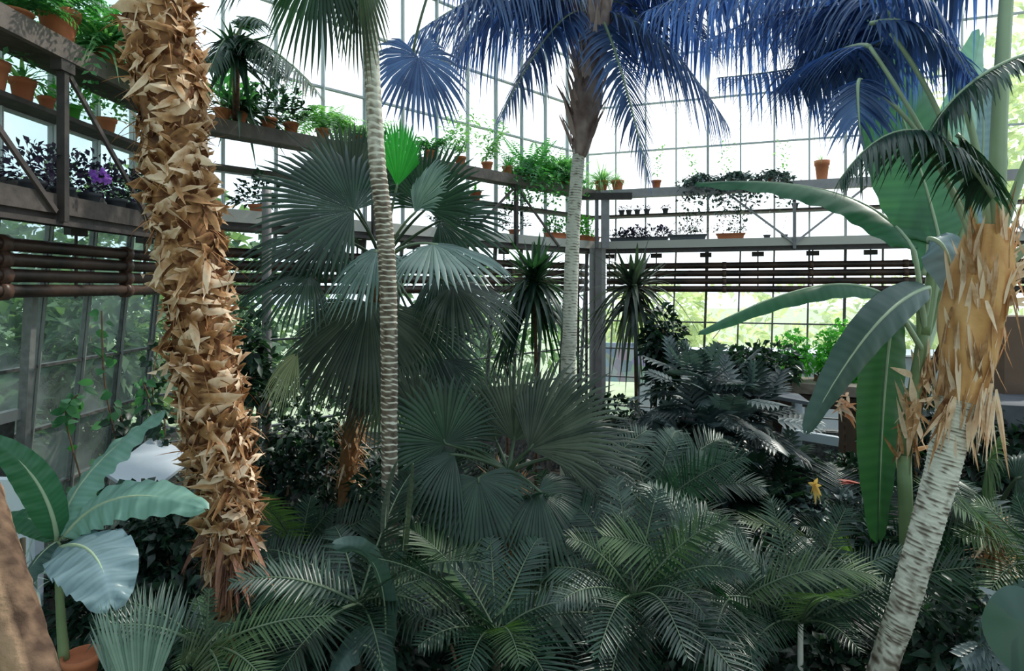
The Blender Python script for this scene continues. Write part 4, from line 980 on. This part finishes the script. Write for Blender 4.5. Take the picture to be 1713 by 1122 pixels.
M = MB(); bar(M, at(1308, 722, 5.85), at(1402, 738, 5.7), .07, .08, V((0, 0, 1)), .8); M.build('crossbar', whitem, t, smooth=False)
M = MB(); bar(M, at(1255, 652, 5.9), at(1345, 668, 5.8), .45, .03, V((0, 0, 1)), .6); M.build('tray', greyplastic, t, smooth=False)
t = thing('orange_pitcher_plant', at(1412, 660, 5.7), 'small hanging orange and white dried flower before the stone bench leg', 'flower')
M = MB()
for k in range(26):
    strap(M, at(1410+U(-8, 8), 668+U(-6, 22), 5.7), rdir(-1, .8), V((0, -1, 0)), U(.06, .15), U(.02, .05), .4, U(.2, 1), 5, U(-1, 1))
M.build('petal', leafmat('orange_petal', (.65, .22, .06), (.95, .75, .55), .6, .3, (1, 1, 1)), t)
M = MB(); tube(M, [bez(at(1410, 680, 5.7), at(1420, 760, 5.7), V((at(1400, 0, 5.7).x, 5.7, 0)), k/8) for k in range(9)], .012, 6, .2); M.build('stem', barkm, t)
t = thing('red_bromeliad', (at(1480, 0, 4.6).x, 4.6, 0), 'plant with thin stalks and a red spray of leaf tips left of the banana foot', 'plant')
M = MB()
for k in range(9): strap(M, at(1438, 808, 4.5), V((-1, U(-.2, .2), U(.02, .35))), V((0, -.5, 1)), U(.12, .18), .016, .1, U(.3, 1), 5)
M.build('red_leaf', LM['red'], t)
M = MB()
for a, b_, c_ in (((1486, 1000), (1480, 830), (1438, 808)), ((1482, 900), (1470, 820), (1478, 800)), ((1478, 860), (1460, 840), (1456, 815))):
    tube(M, [bez(at(*a, 4.6), at(*b_, 4.6), at(*c_, 4.5), k/8) for k in range(9)], .006, 6, .9)
tube(M, [V((at(1486, 0, 4.6).x, 4.6, 0)), at(1486, 1000, 4.6)], .008, 6, .9)
M.build('stalk', petm, t)
M = MB(); p = at(1362, 812, 4.3)
for a, l_ in ((-2.2, .06), (-1.6, .11), (-.9, .07), (.3, .05), (1.4, .08), (2.5, .07), (-1.2, .09)): strap(M, p, V((math.cos(a), -.3, math.sin(a))), V((.3, -1, .2)), l_, .030, .2, U(.3, .9), 5, U(-1, 1))
tag(M.build('fallen_leaf', LM['yellow'], loc=p), 'single yellow withered leaf caught in the dark foliage', 'leaf')
# dark boards & box at right edge
t = thing('planter_box', (at(1690, 0, 5.2).x, 5.2, 0), 'dark planter box with a grey rim behind the leaning trunk at right', 'planter')
M = MB(); A = at(1625, 700, 5.3); B = at(1790, 700, 5.1); A.z = B.z = .9; bar(M, A, B, .6, 1.8, V((0, 0, 1)), .0); M.build('box', framedark, t, smooth=False)
M = MB(); A.z = B.z = 1.97; bar(M, A, B, .68, .20, V((0, 0, 1)), .3); M.build('rim', greyplastic, t, smooth=False)
M = MB(); q = at(1692, 600, 5.6); bar(M, V((q.x, q.y, 0)), V((q.x, q.y, at(0, 528, 5.6).z)), .36, .3, V((0, 1, 0)), .8)
tag(M.build('brown_pillar', brown, smooth=False, loc=(q.x, q.y, 0)), 'brown wooden pillar at the right edge behind the orange trunk sheath', 'pillar')
# pale sheet low at left, white post
M = MB(); A = at(190, 790, 4.3); B = at(300, 740, 4.5); vs_ = [at(175, 790, 4.0), at(240, 830, 3.9), at(330, 760, 4.6), at(255, 730, 4.8)]
M.add(vs_+[v-V((0, 0, .02)) for v in vs_], [(0, 1, 2, 3), (7, 6, 5, 4), (0, 4, 5, 1), (1, 5, 6, 2), (2, 6, 7, 3), (3, 7, 4, 0)], .5)
tag(M.build('white_board', whitem, smooth=False, loc=vs_[0]), 'pale grey board lying tilted behind the lower left banana leaves', 'board')
M = MB(); a = at(30, 960, 3.2); bar(M, V((a.x-.06, 3.2, 0)), at(20, 800, 3.2), .30, .05, V((0, 1, 0)), .9)
bar(M, V((a.x+.11, 3.16, 0)), at(62, 800, 3.17), .03, .06, V((0, 1, 0)), .2)
tag(M.build('white_partition', whitem, smooth=False, loc=(a.x, 3.2, 0)), 'narrow white upright panel at the left edge below the dark door', 'panel')

# ---------------------------------------------------------------- potted plants on the ledges and shelves
random.seed(21)
def spos(i, px, d, z):
    """point on wall i at depth-inset d whose direction is column px"""
    a = off(i, 0, d); b = off(i, 1, d); k = (px-856.5)/F
    s = (a.x-k*a.y)/((a.x-k*a.y)-(b.x-k*b.y)); p = a.lerp(b, s); p.z = z; return p
UP, BK, LG = ('uppermost shelf', .36, SHZ), ('narrow lower shelf', .12, BSZ), ('ledge above the pipes', .28, LGZ)
wl = ('left wall', 'back wall', 'right wall')
def sp(i, lv, px, name, desc, where, r, h, style, mat, n, size, fh, fr, potmat=None, trough=False, dd=None):
    p = spos(i, px, dd or lv[1], lv[2]-(.15 if i == 0 and lv is LG else 0))
    ux = (segs[i][2]-segs[i][1]).normalized() if trough else None
    potted(name, '%s on the %s, %s' % (desc, lv[0].split(' above')[0], where), p, r, h, style, LM and mat, n, size, fh, fr, 'pots on the %s of the %s' % (lv[0], wl[i]), potmat, ux)
sp(0, UP, 98, 'potted_fern', 'large terracotta pot of green fern', 'left of the shaggy trunk', .115, .19, 'fern', 'pot', 44, .06, .30, .36, dd=.40)
sp(0, UP, 25, 'potted_fern', 'low spreading fern', 'top left corner', .09, .06, 'fern', 'pot', 30, .06, .15, .30)
sp(0, UP, 178, 'potted_strap_plant', 'pale strap-leaved plant', 'hanging beside the shaggy trunk', .10, .12, 'spray', 'potpale', 170, .07, .3, .46, dd=.40)
sp(0, UP, 200, 'hanging_plant', 'dark green trailing plant', 'half hidden by the shaggy trunk', .10, .12, 'fern', 'pot', 90, .09, -.6, .44, dd=.42)
sp(0, BK, 38, 'potted_plant', 'terracotta pot with sparse leaves', 'largest at the left edge', .072, .15, 'spray', 'potpale', 26, .08, .2, .28)
sp(0, BK, 78, 'potted_plant', 'smaller terracotta pot', 'just left of the steel post', .05, .10, 'spray', 'pot', 16, .06, .2, .18)
sp(0, BK, -14, 'potted_plant', 'terracotta pot cut by the frame', 'at the very left edge', .09, .18, 'leafy', 'pot', 90, .07, .25, .2)
sp(0, BK, 120, 'potted_plant', 'yellow-green pot plant', 'right of the steel post', .06, .11, 'leafy', 'lime', 90, .06, .16, .14, LM['lime'])
sp(0, BK, 178, 'potted_plant', 'orange-brown pot', 'left of the shaggy trunk', .07, .12, 'leafy', 'potpale', 110, .06, .25, .18)
for k, (px, m, fh) in enumerate(((55, 'violet', .22), (105, 'violet', .25), (150, 'violet', .30), (195, 'violet', .3), (225, 'shrub', .25))):
    sp(0, LG, px, 'potted_violet', ('dark purple-leaved plant', 'bushy purple-tinged plant', 'purple flowering violet', 'tall dark purple plant', 'dark bushy plant')[k],
       ('left of the steel post', 'behind the steel post', 'right of the steel post', 'near the diagonal brace', 'against the shaggy trunk')[k], .07, .10, 'leafy', m, 190, .06, fh, .17, greyplastic)
for k, (x, y) in enumerate(((155, 292), (163, 300), (172, 288), (178, 300))):
    M = MB(); p = at(x, y, 4.1)
    for j in range(14): card(M, p+rdir()*.015, rdir(), V((0, -1, 0)), .03, .026, U(.2, 1))
    tag(M.build('violet_flower', LM['petal'], loc=p), ('bright violet bloom, upper of the pair in the dark plants', 'bright violet bloom, lower right of the pair', 'violet bloom just right of the upper one of the pair', 'violet bloom furthest right beside the low pair')[k], 'flower', 'violet blooms on the left ledge')
# back wall: uppermost shelf
B_ = [
 (400, 'potted_cycad', 'dark palm-like cycad with drooping leaves', 'right of the shaggy trunk', 'fan', 'spray', 90, .13, .3, .60),
 (372, 'potted_plant', 'glossy leafy plant in terracotta pot', 'against the shaggy trunk', 'pot', 'leafy', 240, .11, .35, .32),
 (450, 'potted_plant', 'dense dark leafy plant', 'under the drooping cycad', 'shrub', 'leafy', 260, .10, .35, .35),
 (487, 'potted_plant', 'slim upright plant in terracotta pot', 'left of the big fan palm', 'pot', 'tall', 90, .10, .45, .2),
 (540, 'potted_fern', 'light feathery fern', 'above the big fan palm', 'potpale', 'fern', 50, .07, .3, .42),
 (600, 'potted_fern', 'pale fern', 'behind the slender trunk', 'potpale', 'fern', 44, .07, .3, .36),
 (720, 'potted_fern', 'green fern', 'right of the lime fan leaf', 'pot', 'fern', 26, .07, .3, .32),
 (770, 'potted_strap_plant', 'thin-leaved grassy plant', 'above the fan palm right side', 'potpale', 'tall', 240, .11, .55, .45),
 (815, 'potted_strap_plant', 'feathery pale grass', 'left of the low terracotta bowl', 'potpale', 'tall', 260, .11, .55, .45),
 (849, 'potted_plant', 'low terracotta bowl with spiky leaves', 'left of the fern', 'pot', 'spray', 70, .05, .25, .3),
 (893, 'potted_fern', 'tall green fern in small pot', 'centre of the shelf', 'pot', 'fern', 60, .09, .7, .46),
 (925, 'potted_fern', 'green fern arching over', 'left of the cream trunk', 'pot', 'fern', 50, .08, .5, .38),
 (943, 'potted_fern', 'pale fern behind', 'directly left of the cream trunk', 'potpale', 'fern', 44, .08, .5, .38),
]
for px, nm, ds, wh, m, st, n, sz, fh, fr_ in B_:
    sp(1, UP, px, nm, ds, wh, .075, .12, st, m, n, sz, fh, fr_)
sp(1, UP, 1006, 'potted_strap_plant', 'red pot with spiky grass', 'right of the cream trunk', .11, .19, 'spray', 'potpale', 170, .06, .3, .5)
sp(2, UP, 1033, 'potted_strap_plant', 'pale pink pot with thin leaves', 'first from the corner', .10, .16, 'spray', 'potpale', 40, .05, .3, .3)
for k, (px, lb_) in enumerate(((1098, 'second'), (1160, 'third'), (1215, 'fourth'), (1312, 'fifth'))):
    sp(2, UP, px, 'potted_plant', 'small backlit pot plant', lb_+' from the corner', .075, .13, 'tall', 'potpale', 40, .12, .5, .2, greyplastic if k else None)
sp(2, UP, 1375, 'potted_plant', 'tall brownish backlit pot', 'left of the banana leaf', .10, .28, 'spray', 'potpale', 12, .05, .3, .2, terra)
# trailing
for i, px, ds, wh, n, h_ in ((1, 880, 'trailing green vine', 'left of the cream trunk', 60, .45), (1, 905, 'trailing vine with yellow flower', 'beside the steel post', 40, .4), (1, 950, 'trailing fern', 'behind the cream trunk', 30, .35), (2, 1175, 'backlit trailing vine', 'left of the middle post', 60, .42), (2, 1230, 'large backlit trailing vine', 'under the arching banana leaf', 80, .5), (2, 1290, 'fine backlit trailing vine', 'right of the middle post', 50, .4)):
    sp(i, UP, px, 'trailing_plant', ds, wh, .06, .08, 'trail', 'pot' if i == 1 else 'shrubgrey', n*2, .075, h_, .36, None, dd=.42)
# narrow back shelf pots on the right wall
for k, (px, o_) in enumerate(((1040, 'first'), (1052, 'second'), (1066, 'third'), (1082, 'fourth'), (1113, 'fifth'), (1330, 'sixth'), (1412, 'seventh'))):
    sp(2, BK, px, 'small_pot', 'small grey pot of seedlings', o_+' from the corner', .05, .08, 'leafy', 'violet', 30, .04, .05, .06, greyplastic)
sp(1, BK, 795, 'potted_plant', 'tilted round terracotta pot', 'right of the fan palm', .085, .13, 'spray', 'lime', 20, .06, .25, .25)
# ledge troughs
sp(1, LG, 935, 'planter_trough', 'terracotta trough of green plants', 'left of the cream trunk', .24, .10, 'leafy', 'pot', 240, .07, .22, .12, terra, True, .33)
sp(1, LG, 982, 'planter_trough', 'terracotta trough of bright green plants', 'left of the corner column', .24, .10, 'leafy', 'lime', 340, .07, .30, .12, terra, True, .33)
sp(2, LG, 1050, 'planter_trough', 'trough of dark violet-leaved plants', 'nearest the corner', .28, .08, 'leafy', 'violet', 260, .07, .12, .12, greyplastic, True, .33)
sp(2, LG, 1090, 'planter_trough', 'trough of dark spreading plants', 'second from the corner', .26, .08, 'leafy', 'violet', 220, .07, .16, .12, greyplastic, True, .33)
sp(2, LG, 1150, 'planter_trough', 'long grey trough of small-leaved plants', 'third from the corner', .28, .10, 'leafy', 'grey', 240, .06, .35, .14, greyplastic, True, .33)
sp(2, LG, 1222, 'planter_trough', 'pinkish trough with a small bush', 'fourth from the corner', .20, .10, 'leafy', 'grey', 160, .06, .40, .12, terra, True, .33)
sp(2, LG, 1283, 'potted_plant', 'thin upright seedling', 'left of the middle post', .05, .07, 'tall', 'grey', 40, .05, .35, .1, greyplastic)
sp(2, LG, 1312, 'potted_plant', 'slender twiggy plant', 'right of the middle post', .05, .07, 'tall', 'pot', 40, .05, .45, .1, greyplastic)
sp(1, LG, 860, 'potted_plant', 'small-leaved bushy plant', 'left of the steel post among vines', .08, .10, 'leafy', 'shrub', 240, .06, .55, .22)
sp(1, LG, 430, 'potted_plant', 'dark pot plant', 'right of the shaggy trunk', .08, .10, 'leafy', 'shrub', 200, .08, .3, .22)
sp(1, LG, 750, 'potted_plant', 'dark pot plant', 'behind the right side of the fan palm', .08, .10, 'leafy', 'shrub', 200, .08, .4, .25)
# drooping dark fan fronds top left from the cycad
t = thing('drooping_palm', spos(1, 395, .55, SHZ), 'dark drooping palm leaf hanging across the upper left window', 'palm')
a0 = at(395, 60, 5.0)
for (ex, ey, w_) in ((530, 155, .28), (470, 130, .24), (350, 120, .2), (440, 40, .2)):
    feather_frond(t, a0, a0.lerp(at(ex, ey, 4.8), .5)+V((0, 0, .18)), at(ex, ey, 4.7), w_, 30, 'fan', lw=.026, vee=.1, droop=.7, sweep=.7)
M = MB()
for k in range(90):
    d = rdir(-.5, 1); strap(M, a0+rdir()*.05-V((0, 0, .15)), d, V((0, 0, 1)), U(.28, .48), .04, U(.1, 1.0), U(.1, .9), 6)
M.build('leaf_rosette', LM['fan'], t)
M = MB(); tube(M, [spos(1, 395, .42, SHZ+.02), a0], .03, 8, .3); M.build('stem', barkm, t)
# climbing plant on the left glazing
def climber(label, p0, pts, n, mat, sz=.10):
    t = thing('climbing_plant', p0, label, 'climber'); M = MB(); S_ = MB()
    for q in pts:
        P = [at(*a) for a in q]; tube(S_, [spline(P, k/14) for k in range(15)], .006, 5, .4)
        for k in range(n): oval(M, spline(P, R())+rdir()*.07, rdir(-.8, .3), V((.6, -.6, .4))+rdir()*.6, sz*U(.5, 1.1), sz*.6, U(.1, .9))
    M.build('foliage', LM[mat], t); S_.build('stem', barkm, t)
climber('green climber with heart-shaped leaves over the left windows', at(200, 900, 4.6), [
    [(240, 900, 4.6), (200, 760, 4.6), (175, 640, 4.5), (170, 520, 4.5)], [(240, 900, 4.6), (260, 720, 4.9), (240, 640, 4.9)], [(150, 850, 4.3), (110, 700, 4.3), (130, 660, 4.3)]], 34, 'pot')
climber('dark ivy climbing beside the shaggy trunk base against the left windows', at(270, 900, 4.6), [
    [(270, 900, 4.7), (265, 760, 4.8), (255, 650, 5.0), (268, 560, 5.2)], [(230, 880, 4.5), (220, 760, 4.6), (200, 690, 4.6)], [(290, 900, 4.5), (280, 800, 4.6), (275, 700, 4.8)]], 90, 'shrub', .09)

# ---------------------------------------------------------------- garden outside
G = MB(); G.add([V((-70, -20, -.05)), V((80, -20, -.05)), V((80, 90, -.05)), V((-70, 90, -.05))], [(0, 1, 2, 3)])
tag(G.build('ground', solid('lawn', (.24, .30, .18), (.66, .72, .50), .9, 1.5), smooth=False), kind='structure')
random.seed(5)
def tree(label, c, rx, ry, rz, n, sz, mat, name='garden_tree', cat='tree', group='trees and bushes outside the glass'):
    shrub(name, label, c, V((rx, ry, rz)), n, sz, mat, 'card', group, 6, 0, cat)
tree('green bush outside the left windows, nearest the left edge', V((-5.6, 3.8, 1.9)), 1.2, 1.6, 1.6, 1600, .22, 'out', 'garden_bush', 'bush')
tree('green bush outside the left windows, left of the shaggy trunk', V((-6.2, 6.6, 2.0)), 1.5, 1.8, 1.5, 1800, .24, 'out', 'garden_bush', 'bush')
tree('bush outside seen between the mullions left of the shaggy trunk', V((-5.2, 7.4, 1.7)), 1.1, 1.2, 1.7, 2600, .22, 'out', 'garden_bush', 'bush')
tree('wide dark thicket outside behind the left window bushes', V((-8.5, 12.0, 2.2)), 3.2, 2.4, 2.6, 2600, .36, 'out', 'garden_bush', 'bush')
tree('bush outside the left windows, low behind the climber', V((-5.0, 5.2, 1.1)), 1.0, 1.6, 1.2, 1500, .20, 'out', 'garden_bush', 'bush')
tree('tall dark tree outside beyond the left window bushes', V((-9.0, 9.5, 2.2)), 2.2, 3.0, 2.2, 1700, .34, 'out', 'garden_bush', 'bush')
tree('tree outside seen in the far left windows above the pipes', V((-9.5, 7.5, 4.0)), 2.4, 2.4, 2.6, 1700, .35, 'out')
tree('bush outside the back glazing behind the fan palm', V((-4.2, 11.0, 1.5)), 2.0, 1.6, 1.7, 1700, .26, 'out', 'garden_bush', 'bush')
tree('bush outside the back glazing left of the corner column', V((-.6, 14.0, 1.6)), 2.4, 1.6, 1.9, 1700, .30, 'out', 'garden_bush', 'bush')
tree('sunlit hedge outside right of the corner column', V((4.5, 17, 1.7)), 2.2, 1.2, 1.4, 1700, .32, 'outpale', 'garden_bush', 'bush')
tree('sunlit hedge outside behind the bench bushes', V((8.6, 15, 1.6)), 2.4, 1.2, 1.4, 1700, .32, 'outpale', 'garden_bush', 'bush')
tree('pale tree outside the upper right windows', V((13.5, 15.5, 7.6)), 2.6, 2.0, 3.2, 1700, .40, 'outpale')
tree('sunlit bush outside behind the leaning palm', V((14.4, 14.8, 1.8)), 2.4, 1.6, 2.0, 1600, .32, 'outpale', 'garden_bush', 'bush')
M = MB(); bar(M, V((2.5, 12.6, 1.72)), V((12, 11.6, 1.72)), 1.2, .06, V((0, 0, 1)), .8)
bar(M, V((2.5, 12.6, .85)), V((12, 11.6, .85)), .2, 1.7, V((0, 0, 1)), .8)
tag(M.build('white_terrace_wall', whitem, smooth=False, loc=(7, 12, 0)), 'low white wall outside behind the right windows', 'wall')
m, nt, out = nodemat('painted_mural')
vo = nt.nodes.new('ShaderNodeTexVoronoi'); vo.inputs['Scale'].default_value = 5
hs = nt.nodes.new('ShaderNodeHueSaturation'); hs.inputs['Saturation'].default_value = .7; hs.inputs['Value'].default_value = 1.0
tcn = nt.nodes.new('ShaderNodeTexCoord'); nt.links.new(tcn.outputs['Object'], vo.inputs['Vector']); nt.links.new(vo.outputs['Color'], hs.inputs['Color'])
p = nt.nodes.new('ShaderNodeBsdfPrincipled'); p.inputs['Roughness'].default_value = .6
mxn = nt.nodes.new('ShaderNodeMixRGB'); mxn.inputs[0].default_value = .45; mxn.inputs[2].default_value = (.70, .95, 1.0, 1)
nt.links.new(hs.outputs[0], mxn.inputs[1]); nt.links.new(mxn.outputs[0], p.inputs['Base Color']); nt.links.new(p.outputs[0], out.inputs[0])
M = MB(); a = at(1005, 640, 12.2); b_ = at(1085, 640, 12.0); a.z = b_.z = H-1.45; bar(M, a, b_, .05, .75, V((0, 0, 1)))
tag(M.build('painted_board', m, smooth=False, loc=(a.x, a.y, 0)), 'brightly coloured board in blue and red outside right of the corner column', 'board')

# tidy helper keys
for o in bpy.data.objects:
    if '_w' in o: del o['_w']
